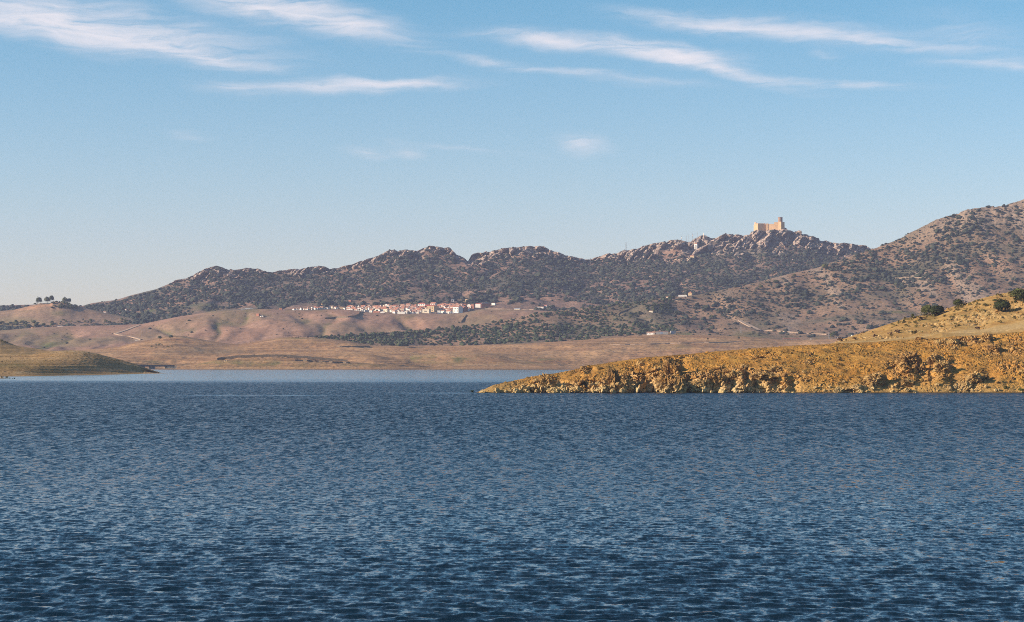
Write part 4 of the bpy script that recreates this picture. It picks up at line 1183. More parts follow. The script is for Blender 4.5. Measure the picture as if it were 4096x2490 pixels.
cypress(H, 1027, 1234, 22, 'lone cypress rising behind the white cemetery wall', 301)
for i, x in enumerate((1644, 1652, 1660, 1667)):
    cypress(H, x, 1226, 16, 'cypress in the row left of the big white house with red roof', 302 + i, 4, 'cypress row by the big white house')
for i, x in enumerate((1718, 1723)):
    cypress(H, x, 1218, 14, 'cypress under the white water tank above the village', 308 + i, 4, 'cypress pair under the water tank')

# --- shrubs on the ochre slopes
SH_ME = {}
for key, mat in (('dry', M_dryind), ('green', M_greenshrub), ('dead', M_dead)):
    SH_ME[key] = []
    for i in range(3):
        V, F = leafy(400 + i, 1.0, 0.62, 120, 0.17 if key != 'dead' else 0.2, 9)
        V[:, 2] += 0.42
        if key == 'dead':
            V = V * np.array([1, 1, 1.0])
        SH_ME[key].append(new_mesh('shrub_foliage', V, F, mat))


def shrub(layer, px, py, wpx, key, label, group=None, i=0, cat='shrub'):
    p = layer.at(px, py)
    o = thing({'dry': 'dry_shrub', 'green': 'green_shrub', 'dead': 'bare_shrub'}[key], label, cat, p, random.random() * 6.28, group, SH_ME[key][i % 3])
    r = wpx / 2 * p.y / FPX
    o.scale = (r, r, r * random.uniform(.8, 1.2))
    return o


rs = random.Random(9)
for i in range(150):
    x = rs.uniform(3560, 4110)
    lo, hi = interp(TOP_B, x) + 4, interp(MID_B, x) - 6
    y = lo + (hi - lo) * rs.random() ** 1.6
    shrub(B_, x, y, rs.uniform(7, 22), 'dry', 'dry olive-brown shrub on the ochre slope under the oaks', 'dry shrubs on the ochre slope', i)
for i, (x, y, w, lb) in enumerate([(3690, 1280, 30, 'bare reddish bush under the two touching oaks'), (3360, 1366, 26, 'bare brown bush at the foot of the slope by the light patch'), (3452, 1334, 16, 'bare bush on the skyline of the ochre slope'), (3560, 1340, 20, 'bare brown bush in the middle of the ochre slope'),
                                   (3590, 1334, 26, 'wide bare bush beside pale rock on the ochre slope'), (3500, 1350, 20, 'bare bush just above the straw field'), (3910, 1318, 24, 'bare bush at the upper edge of the straw field'), (3418, 1358, 20, 'bare bush on the pale lower end of the ochre slope')]):
    shrub(B_, x, y, w, 'dead', lb, None, i)
shrub(A_, 4030, 1556, 26, 'green', 'bright green shrub at the water edge of the rocky headland', None, 0)
shrub(A_, 4085, 1566, 24, 'green', 'green shrub at the water edge cut by the picture edge', None, 1)
shrub(A_, 2375, 1569, 14, 'green', 'small green shrub at the foot of the low cliff', None, 2)
o = shrub(A_, 1900, 1571, 20, 'green', 'small bush standing in the water off the tip of the rocky headland', None, 1)
o.location.x = (1887 - 2048) / FPX * 700; o.location.y = 700; o.location.z = 0.1
for i, (x, y, w, lb) in enumerate([(10, 1512, 14, 'dry bush on the islet at the picture edge'), (27, 1513, 14, 'tallest green bush on the small islet'), (38, 1516, 8, 'low green bush near the end of the islet'), (55, 1518, 12, 'dark green bush on the last tip of the islet')]):
    shrub(L_, x, y, w, 'green' if i else 'dry', lb, None, i)
for i in range(40):
    x = rs.uniform(330, 480); y = interp(TOP_C, x) + rs.uniform(4, 24)
    shrub(C_, x, y, rs.uniform(5, 10), 'dry', 'low brown shrub on the brow of the grassy headland', 'shrubs on the brow of the grassy headland', i)
for i in range(14):
    x = rs.uniform(600, 690); y = rs.uniform(1376, 1392)
    shrub(D_, x, y, rs.uniform(5, 11), 'green', 'dark shrub in the patch below the two lone shore trees', 'shrubs below the two lone shore trees', i)
for i in range(10):
    x = rs.uniform(0, 34); y = interp(TOP_C2, x) + rs.uniform(1, 6)
    shrub(C2, x, y, rs.uniform(7, 12), 'dry', 'dark shrub on top of the rise behind the grassy headland', 'shrubs on the rise behind the headland', i)

# ------------------------------------------------------------------ boulders of the rocky headland
def rock_shape(seed, sub, sx, sy, sz, k=1.5):
    V, F = ico(sub)
    s = seed * 3.1
    b = 0.42 * blocks(V[:, 0] * k + s, V[:, 1] * k - s, V[:, 2] * k * .6 + s)
    if sub > 3:
        b = b + 0.22 * blocks(V[:, 0] * k * 2.7 + s, V[:, 1] * k * 2.7 - s, V[:, 2] * k * 1.5 + s) + 0.16 * blocks(V[:, 0] * k * 6.5, V[:, 1] * k * 6.5 - s, V[:, 2] * k * 4 + s)
    V = V * (1 + b + 0.12 * fbm(V[:, 0] * 4 + s, V[:, 1] * 4, V[:, 2] * 4, 2))[:, None]
    return V * np.array([sx, sy, sz]), F


M_boulder = None


def boulder_mat():
    m, g = new_mat('boulder_stone')
    p = g.n('ShaderNodeNewGeometry').outputs['Position']
    rnd = g.n('ShaderNodeObjectInfo').outputs['Random']
    n2 = g.noise(p, 0.9, 5, 0.7)
    rock = g.mix(g.ramp(n2, 0.35, 0.66), (0.32, 0.19, 0.065), (0.50, 0.345, 0.15))
    rock = g.mix(g.math('MULTIPLY', g.ramp(rnd, 0.3, 0.9), 0.7), rock, (0.25, 0.125, 0.035))
    st = g.noise(p, 0.5, 5, 0.7)
    rock = g.mix(g.math('MULTIPLY', g.ramp(st, 0.44, 0.62), 0.9), rock, (0.11, 0.062, 0.03))  # dark stain blotches, spread wider to paint shade into the stone
    z = g.n('ShaderNodeSeparateXYZ', {0: p}).outputs[2]
    rock = g.mix(g.math('MULTIPLY', g.ramp(g.math('ADD', z, g.math('MULTIPLY', n2, 3.0)), 6.5, 2.0), 0.55), rock, (0.55, 0.41, 0.20))
    nrm = g.n('ShaderNodeBump', {'Strength': 0.9, 'Distance': 0.12, 'Height': g.noise(p, 2.0, 6, 0.75)}).outputs[0]
    finish(g, rock, 0.9, nrm, 0.1)
    return m


M_boulder = boulder_mat()
BLD = [new_mesh('boulder', *rock_shape(i, 3, 1, 1, random.uniform(.65, 1.1)), M_boulder) for i in range(1, 10)]
OUT = [  # x, y centre, half width px, half height px, lean, label
    (2185, 1535, 34, 34, 'pale blocky outcrop with a dark cleft, first big one from the tip of the headland'), (2095, 1558, 18, 16, 'two-part upright block at the waterline near the headland tip'), (2215, 1562, 24, 12, 'pale leaning slab at the waterline below the first big outcrop'),
    (2452, 1525, 32, 40, 'dark stained pinnacle in the low cliff'), (2500, 1545, 34, 28, 'brown rounded crag right of the dark pinnacle in the low cliff'), (2690, 1478, 36, 36, 'tall orange-brown crag throwing a deep shadow mid headland'), (2670, 1535, 44, 34, 'pale crag with cut faces under the tall orange-brown crag'),
    (2714, 1538, 26, 36, 'dark square crag under the tall orange-brown crag'), (2945, 1505, 28, 20, 'brown outcrop at the top of the pale cliff'), (2870, 1530, 40, 32, 'pale bulging cliff outcrop between two shaded clefts'), (2800, 1545, 40, 28, 'pale cliff outcrop with vertical ribs at the waterline'), (3060, 1505, 50, 14, 'slanting ribbed ledge rising to the right'),
    (3115, 1478, 34, 12, 'dark ledge with a long shadow above the slanting slabs'), (3505, 1518, 36, 26, 'brown boulder pile left of the black hollow'), (3640, 1440, 46, 30, 'large black-shaded crag with a striped face'), (3690, 1478, 30, 26, 'light round-topped crag below the striped crag'), (3745, 1440, 30, 24, 'brown crag right of the striped crag'),
    (3770, 1470, 30, 22, 'crag with a long shadow to its right, second from the striped crag'), (3630, 1528, 30, 10, 'pale flat slab lying above the shore'), (3566, 1545, 13, 12, 'small pale cube-like boulder above the shore'), (3430, 1548, 22, 10, 'pale wedge slab near the waterline'), (3354, 1562, 20, 12, 'dark boulder pile at the waterline'),
    (3945, 1345, 20, 12, 'orange boulder on the headland crest under the straw field'), (3815, 1370, 22, 16, 'brown upright boulder in the crest row'), (3860, 1376, 16, 12, 'dark boulder at the lower end of the crest row'), (3785, 1365, 18, 12, 'brown leaning boulder at the start of the crest row'), (3890, 1358, 16, 14, 'dark boulder between the crest row and the orange boulder'),
    (3975, 1396, 26, 20, 'brown crag with a black shadow under the orange crest boulder'), (3930, 1368, 14, 10, 'small brown boulder under the orange crest boulder'), (3895, 1508, 26, 18, 'brown rock cluster on the right lower slope'), (3945, 1508, 16, 12, 'dark rock with a shadow to its right on the lower slope'), (3870, 1540, 22, 14, 'pale rock on the lower right slope near the shore'),
    (3820, 1395, 14, 10, 'dark cube-like rock below the crest row'), (3678, 1356, 16, 7, 'orange rock hump on the crest left of the crest row'), (2335, 1474, 16, 9, 'dark rock step on the skyline near the headland tip'), (3240, 1418, 12, 7, 'lone orange rock on the smooth upper slope'), (3235, 1452, 14, 8, 'dark rock with shadow in the middle of the smooth slope')]
for i, (x, y, hw, hh, lb) in enumerate(OUT):
    p = A_.at(x, y + hh * 0.55)
    s = p.y / FPX
    me = new_mesh('outcrop', *rock_shape(40 + i, 5 if hw > 27 else 4, hw * s * 1.0, hw * s * 0.9, hh * s * 1.15, 1.7), M_boulder)
    thing('rock_outcrop', lb, 'rock', p + Vector((0, 0.3 * hw * s, hh * s * 0.35)), 0, 'outcrops of the rocky headland', me)

rs = random.Random(12)
cnt = 0
LB = {'cliff': ('pale broken boulder fallen along the waterline of the rocky headland', 'boulders along the headland waterline'), 'mid': ('ochre boulder on the rough middle slope of the rocky headland', 'boulders on the middle slope'), 'crest': ('brown boulder near the crest of the rocky headland', 'boulders near the headland crest')}
while cnt < 190:
    x = rs.uniform(1925, 4110)
    ty = interp(TOP_A, x)
    f = rs.random() ** 1.5
    y = WLA - f * (WLA - ty)
    m = float(bumpmask(np.array(x), np.array(y), ROCKS)) + 0.12 + (0.5 if f < .25 else 0)
    if rs.random() > m: continue
    p = A_.at(x, y)
    z = 'cliff' if f < .3 else 'mid' if f < .75 else 'crest'
    r = rs.choice((.35, .5, .6, .8, 1.1)) * rs.uniform(.8, 1.25)
    o = thing('boulder', LB[z][0], 'boulder', p + Vector((0, 0, r * .15)), rs.uniform(0, 6.28), LB[z][1], BLD[cnt % len(BLD)])
    o.scale = (r * rs.uniform(.7, 1.3), r, r * rs.uniform(.6, 1.4))
    o.rotation_euler[1] = rs.uniform(-.7, .1)
    cnt += 1
# loose stones
RUB = [rock_shape(80 + i, 1, 1, 1, .7) for i in range(5)]
Q, qx, qy, t = A_.scatter(5200, rng, 1.0, 3.98)
kp = (rng.random(len(Q)) < 0.25 + 0.75 * smooth(-0.2, 0.3, fbm(Q[:, 0] / 8, Q[:, 1] / 12, None, 3))) & (Q[:, 2] > 0.0)
Q = Q[kp]
scatter_mass('rubble', M_och, Q, rng.gamma(2.0, 0.075, len(Q)) + 0.06, RUB, rng, label='loose ochre stones strewn over the rocky headland', category='stones')
Q, qx, qy, t = B_.scatter(2600, rng, 1.9, 3.95)
kp = (rng.random(len(Q)) < 0.1 + 0.9 * smooth(0.0, 0.35, fbm(Q[:, 0] / 12, Q[:, 1] / 25, None, 3)))
Q = Q[kp]
scatter_mass('slope_rubble', M_oakhill, Q, rng.gamma(3.0, 0.09, len(Q)) + 0.1, RUB, rng, label='loose stones on the ochre slope under the oaks', category='stones')
# dry tufts on the headland
Q, qx, qy, t = A_.scatter(2400, rng, 1.3, 3.98)
Q = Q[Q[:, 2] > 3][:1500]
scatter_mass('dry_tufts', M_dry, Q, rng.gamma(3.0, 0.08, len(Q)) + 0.1, SMALL, rng, .8, label='dry grass tufts over the rocky headland', category='tufts')
Q, qx, qy, t = C_.scatter(5000, rng, 1.2, 3.9)
scatter_mass('grass_tufts', M_dry, Q, rng.gamma(3.0, 0.05, len(Q)) + 0.08, SMALL, rng, .7, label='dry tufts over the grassy headland', category='tufts')
# ------------------------------------------------------------------ buildings
M_white = flat_mat('whitewash', (0.75, 0.70, 0.63), 0.05, 0.5)
M_cream = flat_mat('cream_render', (0.66, 0.56, 0.42), 0.1, 0.5)
M_tan = flat_mat('tan_render', (0.50, 0.36, 0.21), 0.15, 0.5)
M_greyw = flat_mat('grey_block_wall', (0.42, 0.40, 0.39), 0.12, 0.5)
M_brick = flat_mat('red_brick', (0.36, 0.155, 0.10), 0.2, 1.0)
M_tile = flat_mat('terracotta_tiles', (0.38, 0.165, 0.105), 0.28, 0.8)
M_tile2 = flat_mat('weathered_tiles', (0.36, 0.19, 0.13), 0.3, 0.8)
M_greyroof = flat_mat('grey_metal_roof', (0.36, 0.38, 0.42), 0.1, 0.6, 0.5)
M_glass = flat_mat('dark_window', (0.05, 0.05, 0.06), 0.2, 1.0, 0.25)
M_steel = flat_mat('galvanised_steel', (0.34, 0.35, 0.36), 0.12, 1.0, 0.5)
M_rust = flat_mat('rusty_steel', (0.13, 0.075, 0.055), 0.2, 1.0)
M_red = flat_mat('red_panels', (0.45, 0.09, 0.06), 0.12, 0.6)
M_door = flat_mat('blue_grey_door', (0.24, 0.28, 0.36), 0.1, 1.0, 0.5)
M_green = flat_mat('green_door', (0.05, 0.20, 0.09), 0.1, 1.0, 0.5)
M_bridge = flat_mat('shade_dark_bridge_concrete', (0.14, 0.13, 0.125), 0.2, 0.7)  # shade on deck and parapets is put into this darker concrete
M_conc = flat_mat('concrete', (0.33, 0.31, 0.29), 0.15, 0.7)
M_stonew = flat_mat('dry_stone', (0.16, 0.125, 0.09), 0.35, 1.2)
M_track = flat_mat('pale_track', (0.37, 0.265, 0.19), 0.12, 0.2)
M_castle = flat_mat('castle_sandstone', (0.60, 0.385, 0.215), 0.14, 0.35, 0.95, (0.46, 0.29, 0.17))
M_castle2 = flat_mat('castle_tower_stone', (0.31, 0.20, 0.145), 0.16, 0.45, 0.95, (0.25, 0.16, 0.12))
ROOFS = {'tile': M_tile, 'old': M_tile2, 'grey': M_greyroof, 'red': M_red}


def shell(w, d, h, roof, rh):
    """wall mesh and roof mesh of a house standing on z = 0, front at -y; foundations reach down"""
    wm, rm = MB(), MB()
    x0, x1, y0, y1, b = -w / 2, w / 2, -d / 2, d / 2, -5.0
    o = 0.35
    if roof == 'flat':
        wm.box(x0, x1, y0, y1, b, h)
        rm.box(x0 - .12, x1 + .12, y0 - .12, y1 + .12, h, h + 0.3)
    elif roof in ('gable', 'gable_y'):
        if roof == 'gable':      # ridge along x
            V = [(x0, y0, b), (x1, y0, b), (x1, y1, b), (x0, y1, b), (x0, y0, h), (x1, y0, h), (x1, y1, h), (x0, y1, h), (x0, 0, h + rh), (x1, 0, h + rh)]
            Fs = [(0, 1, 5, 4), (1, 2, 6, 9, 5), (2, 3, 7, 6), (3, 0, 4, 8, 7)]
            wm.add(V, Fs)
            t = 0.22
            for s in (-1, 1):
                ye, ze = s * (d / 2 + o), h - rh * o / (d / 2)
                P = [(x0 - o, ye, ze), (x1 + o, ye, ze), (x1 + o, 0, h + rh), (x0 - o, 0, h + rh)]
                Q = [(p[0], p[1], p[2] + t) for p in P]
                rm.add(P + Q, [(0, 1, 2, 3), (4, 7, 6, 5), (0, 4, 5, 1), (1, 5, 6, 2), (2, 6, 7, 3), (3, 7, 4, 0)])
        else:
            V = [(x0, y0, b), (x1, y0, b), (x1, y1, b), (x0, y1, b), (x0, y0, h), (x1, y0, h), (x1, y1, h), (x0, y1, h), (0, y0, h + rh), (0, y1, h + rh)]
            Fs = [(0, 1, 5, 8, 4), (1, 2, 6, 5), (2, 3, 7, 9, 6), (3, 0, 4, 7)]
            wm.add(V, Fs)
            t = 0.22
            for s in (-1, 1):
                xe, ze = s * (w / 2 + o), h - rh * o / (w / 2)
                P = [(xe, y0 - o, ze), (xe, y1 + o, ze), (0, y1 + o, h + rh), (0, y0 - o, h + rh)]
                Q = [(p[0], p[1], p[2] + t) for p in P]
                rm.add(P + Q, [(0, 1, 2, 3), (4, 7, 6, 5), (0, 4, 5, 1), (1, 5, 6, 2), (2, 6, 7, 3), (3, 7, 4, 0)])
    elif roof == 'shed':
        wm.add([(x0, y0, b), (x1, y0, b), (x1, y1, b), (x0, y1, b), (x0, y0, h), (x1, y0, h), (x1, y1, h + rh), (x0, y1, h + rh)], [(0, 1, 5, 4), (1, 2, 6, 5), (2, 3, 7, 6), (3, 0, 4, 7)])
        P = [(x0 - o, y0 - o, h - .1), (x1 + o, y0 - o, h - .1), (x1 + o, y1 + o, h + rh), (x0 - o, y1 + o, h + rh)]
        Q = [(p[0], p[1], p[2] + .25) for p in P]
        rm.add(P + Q, [(0, 3, 2, 1), (4, 5, 6, 7), (0, 1, 5, 4), (1, 2, 6, 5), (2, 3, 7, 6), (3, 0, 4, 7)])
    elif roof == 'hip':
        wm.box(x0, x1, y0, y1, b, h)
        q = max(0.0, w / 2 - d / 2)
        rm.add([(x0 - o, y0 - o, h), (x1 + o, y0 - o, h), (x1 + o, y1 + o, h), (x0 - o, y1 + o, h), (-q, 0, h + rh), (q, 0, h + rh)], [(0, 1, 5, 4), (1, 2, 5), (2, 3, 4, 5), (3, 0, 4), (3, 2, 1, 0)])
    elif roof == 'vault':
        n = 8
        wm.box(x0, x1, y0, y1, b, h)
        pr = [(-w / 2 - o + (w + 2 * o) * i / n, h + rh * math.sin(math.pi * i / n) ** 0.8 + 0.02) for i in range(n + 1)]
        V = [(x, y0 - o, z) for x, z in pr] + [(x, y1 + o, z) for x, z in pr]
        Fs = [(i, i + 1, n + 2 + i, n + 1 + i) for i in range(n)] + [tuple(range(n, -1, -1)), tuple(range(n + 1, 2 * n + 2))]
        rm.add(V, Fs)
    return wm, rm


def house(layer, name, label, x0, x1, yb, yt, wallm, roof='gable', roofm='tile', rz=-28, depth=None, rh=None, cat='house', group=None, wins=(), p=None, doors=()):
    """a building whose front spans x0..x1 of the photograph, from its base row yb to its eaves row yt"""
    p = layer.at((x0 + x1) / 2, yb) if p is None else p
    s = p.y / FPX
    w = (x1 - x0) * s / max(.6, math.cos(R(rz)) + 0.35 * abs(math.sin(R(rz))))
    h = (yb - yt) * s
    d = depth * s if depth else w * 0.75
    rh = rh * s if rh is not None else min(w, d) * 0.2
    t = thing(name, label, cat, p, R(rz), group)
    wm, rm = shell(w, d, h, roof, rh)
    wm.build('wall', wallm, t)
    rm.build('roof', ROOFS[roofm], t)
    for (u, v, ww, wh) in wins:      # across, up, width, height as shares of the front
        MB().box(-w / 2 + u * w, -w / 2 + (u + ww) * w, -d / 2 - .06, -d / 2 + .1, v * h, (v + wh) * h).build('window', M_glass, t)
    for (u, ww, wh, m) in doors:
        MB().box(-w / 2 + u * w, -w / 2 + (u + ww) * w, -d / 2 - .07, -d / 2 + .1, 0, wh * h).build('door', m, t)
    return t


W2 = [(.15, .35, .12, .35), (.68, .35, .12, .35)]
W4 = [(.12, .58, .14, .22), (.42, .58, .14, .22), (.72, .58, .14, .22), (.12, .18, .14, .22), (.72, .18, .14, .22)]
W6 = [(.08 + .3 * i, .12 + .3 * j, .16, .16) for i in range(3) for j in range(3)]
# --- landmarks of the village
V = [
    ('white_house', 'big white house with red roof at the upper edge of the village by the cypresses', 1672, 1706, 1230, 1216, M_white, 'hip', 'red', -20, 16, 4, W4),
    ('hall', 'long low red-roofed hall beside the big white house', 1700, 1731, 1232, 1223, M_brick, 'gable', 'red', -20, 14, 3, ()),
    ('brick_block', 'wide brick building with terracotta roof at the upper left of the village', 1524, 1556, 1237, 1230, M_brick, 'hip', 'tile', -35, 16, 4, ()),
    ('apartment_block', 'tall four storey brown block with balconies in the village centre', 1712, 1750, 1247, 1226, M_tan, 'hip', 'tile', -38, 30, 4, W6),
    ('apartment_block', 'cream block with grouped windows just below the tall brown block', 1691, 1722, 1253, 1238, M_cream, 'flat', 'tile', -22, 18, 0, [(.3, .3, .1, .3), (.45, .3, .1, .3), (.6, .3, .1, .3)]),
    ('apartment_block', 'tall white block with blank brown side wall right of the village centre', 1818, 1846, 1252, 1229, M_white, 'gable', 'tile', -42, 26, 4, W4),
    ('apartment_block', 'cream gabled block at the lower right corner of the village with dark blank side', 1836, 1868, 1248, 1230, M_brick, 'gable', 'tile', -42, 24, 4, [(.1, .4, .3, .3)]),
    ('white_silo_house', 'rounded white building with red cap at the lower edge of the village', 1750, 1763, 1255, 1243, M_white, 'flat', 'tile', -10, 10, 0, ()),
    ('grey_house', 'white fronted house with grey side wall next to the rounded white building', 1762, 1783, 1253, 1244, M_white, 'gable', 'tile', -38, 14, 2, W2),
    ('sports_hall', 'big brick hall with grey vaulted roof at the right end of the village', 1924, 1961, 1229, 1215, M_brick, 'vault', 'grey', 14, 22, 3.5, ()),
    ('sports_hall_annex', 'white and red fronted annex with red roof against the vaulted hall', 1903, 1926, 1231, 1216, M_white, 'shed', 'red', -18, 18, 2, ()),
    ('white_shed', 'isolated white house right of the vaulted hall', 1967, 1983, 1221, 1213, M_white, 'flat', 'old', -30, 9, 0, ()),
    ('white_villa', 'round-cornered white villa left of the red brick house near the vaulted hall', 1872, 1886, 1232, 1222, M_white, 'hip', 'tile', -30, 10, 2, W2),
    ('brick_house', 'red brick house between the white villa and the vaulted hall', 1884, 1899, 1234, 1220, M_brick, 'hip', 'tile', -25, 12, 3, W2),
    ('brick_house', 'red brick house with flat roof behind the upper right of the village', 1851, 1866, 1226, 1217, M_brick, 'flat', 'tile', -30, 9, 0, W2),
    ('bell_tower_house', 'white house under the white bell tower at the left of the village', 1428, 1442, 1239, 1232, M_white, 'gable', 'tile', -25, 10, 2, ()),
    ('white_barn', 'long white barn with dark openings at the lower left edge of the village', 1435, 1457, 1246, 1238, M_white, 'gable', 'tile', -30, 12, 2, [(.25, .3, .2, .4), (.65, .3, .2, .4)]),
    ('grey_barn', 'long blue-grey barn wall on the lower left edge of the village', 1456, 1482, 1249, 1241, M_greyw, 'flat', 'grey', 25, 12, 0, ()),
    ('brown_barn', 'low brown barn at the bottom of the village, left of the white gable', 1492, 1522, 1251, 1246, M_brick, 'flat', 'old', -20, 10, 0, ()),
    ('white_gable_house', 'white gable-fronted house at the bottom of the village', 1522, 1541, 1252, 1248, M_white, 'gable_y', 'tile', -12, 12, 2.5, ()),
    ('cream_house', 'tall cream house with pale side wall in the left half of the village', 1536, 1556, 1249, 1237, M_cream, 'gable', 'tile', -38, 14, 3, W2),
    ('white_warehouse', 'long white warehouse with a step-gabled front at the bottom of the village', 1590, 1622, 1256, 1248, M_white, 'flat', 'old', -12, 12, 0, ()),
    ('white_hall', 'big white gable hall in the middle of the lower village', 1622, 1646, 1248, 1239, M_white, 'gable_y', 'tile', -35, 14, 3, ()),
    ('cream_house', 'cream end house at the start of the left arm of the village', 1325, 1334, 1234, 1227, M_cream, 'flat', 'old', -35, 8, 0, ()),
    ('ochre_house', 'long ochre house between the two white clusters in the left arm of the village', 1354, 1376, 1235, 1231, M_tan, 'flat', 'old', -15, 8, 0, ()),
    ('ruin', 'square tan ruin alone on the slope above the village', 1863, 1877, 1206, 1198, M_tan, 'flat', 'old', -32, 12, 0, ()),
    ('hut', 'small grey and white hut at the field corner above the village', 1806, 1817, 1208, 1200, M_greyw, 'shed', 'grey', -12, 7, 1, [(.25, .1, .45, .8)]),
    ('unfinished_house', 'unfinished red brick house on the slope above the left arm of the village', 1396, 1408, 1207, 1201, M_brick, 'flat', 'grey', -35, 10, 0, W2),
    ('brick_house', 'small square red hut alone between the cemetery and the village', 1118, 1131, 1240, 1235, M_brick, 'flat', 'tile', -25, 10, 0, [(.6, .2, .25, .5)]),
    ('tan_house', 'small tan house alone high on the slope right of the field', 1981, 1986, 1204, 1199, M_tan, 'gable', 'tile', -25, 5, 1, ()),
    ('farmhouse', 'white farmhouse with red upper block by the road right of the village', 2148, 2176, 1235, 1228, M_white, 'shed', 'old', -14, 10, 1, [(.1, .1, .12, .6)]),
    ('red_house', 'dark red roofed block behind the white farmhouse by the road', 2174, 2190, 1231, 1223, M_white, 'gable', 'red', -25, 10, 2, W2),
    ('white_shed', 'low white shed at the right end of the roadside farm', 2199, 2215, 1227, 1223, M_white, 'flat', 'grey', -20, 7, 0, W2),
    ('tan_house', 'tan house with red roof under the white hermitage', 2761, 2777, 1033, 1024, M_tan, 'gable', 'tile', -30, 12, 2, [(.45, .3, .1, .3)]),
    ('cottage', 'tiny white cottage with red roof high on the wooded slope right of the village', 2489, 2499, 1175, 1172, M_white, 'gable', 'tile', -20, 6, 1, ()),
    ('hut', 'tiny pale hut left of the tiny white cottage', 2457, 2463, 1181, 1178, M_white, 'flat', 'old', -20, 4, 0, ()),
    ('cottage', 'white cottage in the green field below the far left wood', 480, 492, 1262, 1256, M_white, 'gable', 'tile', -25, 16, 3, ()),
    ('cottage', 'tiny white cottage just above the green field on the far left', 500, 507, 1242, 1238, M_white, 'gable', 'tile', -20, 5, 1.5, ()),
    ('cottage', 'long low red-roofed cottage at the left end of the green field', 413, 426, 1250.5, 1247.5, M_white, 'gable', 'tile', -15, 6, 1.2, ()),
    ('hut', 'small white hut at the start of the wooded band', 543, 547, 1279, 1275, M_white, 'flat', 'old', -20, 3, 0, ()),
    ('red_house', 'small orange ruin on the field above the left arm of the village', 1284, 1291, 1219, 1216, M_tan, 'flat', 'tile', -20, 5, 0, ()),
    ('cottage', 'small white farm on the slope beside the field right of the village', 1939, 1956, 1171, 1167, M_cream, 'gable', 'old', -15, 8, 1.5, ()),
    ('hut', 'pale stone hut in the trees right of the village road', 2056, 2082, 1245, 1237, M_cream, 'gable', 'grey', -25, 10, 2, ()),
]
taken = []
for (nm, lb, x0, x1, yb, yt, wm_, rf, rmn, rz, dp, rh, wn) in V:
    L = J if x1 < 470 and yb > 1246 and x0 < 430 and False else H
    house(L, nm, lb, x0, x1, yb, yt, wm_, rf, rmn, rz, dp, rh, 'building' if 'block' in nm or 'hall' in nm else 'house', None, wn)
    if 1170 < x0 < 1990:
        taken.append((x0, x1, yb))
house(E, 'brick_tower_house', 'red square brick hut on the crest of the rolling hills below the cemetery', 1027, 1040, 1264, 1256, M_brick, 'flat', 'tile', -35, 10, 0)
house(E, 'caravan_shed', 'low white shed beside the red square hut, nearer one', 1040, 1046, 1268, 1265, M_white, 'flat', 'grey', -20, 3, 0)
house(E, 'caravan_shed', 'low white shed beside the red square hut, farther one', 1047, 1054, 1267, 1264, M_white, 'flat', 'grey', -20, 3, 0)
house(E, 'water_trough', 'long white trough on the ground beside the winding track', 541, 564, 1362, 1360.6, M_white, 'flat', 'grey', -5, 2, 0, cat='trough')
house(E, 'greenhouse', 'long low pale greenhouse roof under the wooded band', 229, 254, 1306.5, 1304.6, M_white, 'flat', 'grey', -5, 4, 0)
house(E, 'cottage', 'tiny orange-roofed hut among trees of the wooded band', 124, 133, 1314, 1311, M_tan, 'gable', 'tile', -15, 4, 1)
house(D_, 'box_hut', 'small tan box hut on the dark spur of the shore', 0, 1, 0, 0, M_tan, 'flat', 'old', p=K_.at(903, 1446), rz=-15) if False else None
# farm above the shore
house(I_, 'farmhouse', 'long white farmhouse with red roof above the shore, small windows in a row', 2587, 2620, 1340, 1331, M_white, 'gable', 'tile', -14, 12, 2.5, 'house', None, [(.08, .45, .07, .22), (.30, .2, .05, .45), (.42, .2, .05, .45), (.82, .4, .05, .3), (.92, .45, .05, .22)])
house(I_, 'barn', 'long concrete-walled barn with a blue-grey sliding door joined to the farmhouse', 2624, 2672, 1337, 1327, M_conc, 'shed', 'old', -4, 14, 1.2, 'barn', None, (), None, [(.36, .2, .92, M_door)])
house(I_, 'barn', 'small grey barn with a tall blue-grey door beyond the long barn', 2682, 2704, 1335, 1325, M_conc, 'flat', 'grey', 10, 12, 0, 'barn', None, (), None, [(.02, .55, .95, M_door)])
house(I_, 'stone_hut', 'ruined pale stone hut on the bare slope beside the stone wall', 2596, 2612, 1249, 1244, M_cream, 'flat', 'old', -20, 6, 0, 'house')
house(I_, 'tower_house', 'square house with pointed orange roof on the slope below the ridge', 2754, 2770, 1181, 1172, M_tan, 'hip', 'tile', -25, 14, 6, 'house')
house(I_, 'long_wall_house', 'long low white building left of the house with the pointed roof', 2713, 2748, 1187, 1181, M_white, 'flat', 'old', -8, 6, 0, 'house')
house(I_, 'hut', 'small pale hut at the end of the tree line on the slope', 2664, 2678, 1192, 1188, M_cream, 'gable', 'tile', -20, 6, 1, 'house')
wr = B_.at(3414, 1347)
s_ = 1060 / FPX
t = thing('camper_van', 'white rounded vehicle roof showing over the ochre slope', 'vehicle', Vector(((3414 - 2048) * s_, 1060, CAM_H + (HZ - 1349) * s_)), R(8))
mb = MB(); mb.box(-1.25, 1.25, -.8, .8, -1.9, .55); mb.box(-1.0, 1.05, -.7, .7, .55, .85)
mb.build('body', M_white, t)
for wx in (-.8, .8):
    b = MB(); b.bar((wx, -.85, -1.9), (wx, -.6, -1.9), .35, 12); b.build('wheel', M_rust, t)

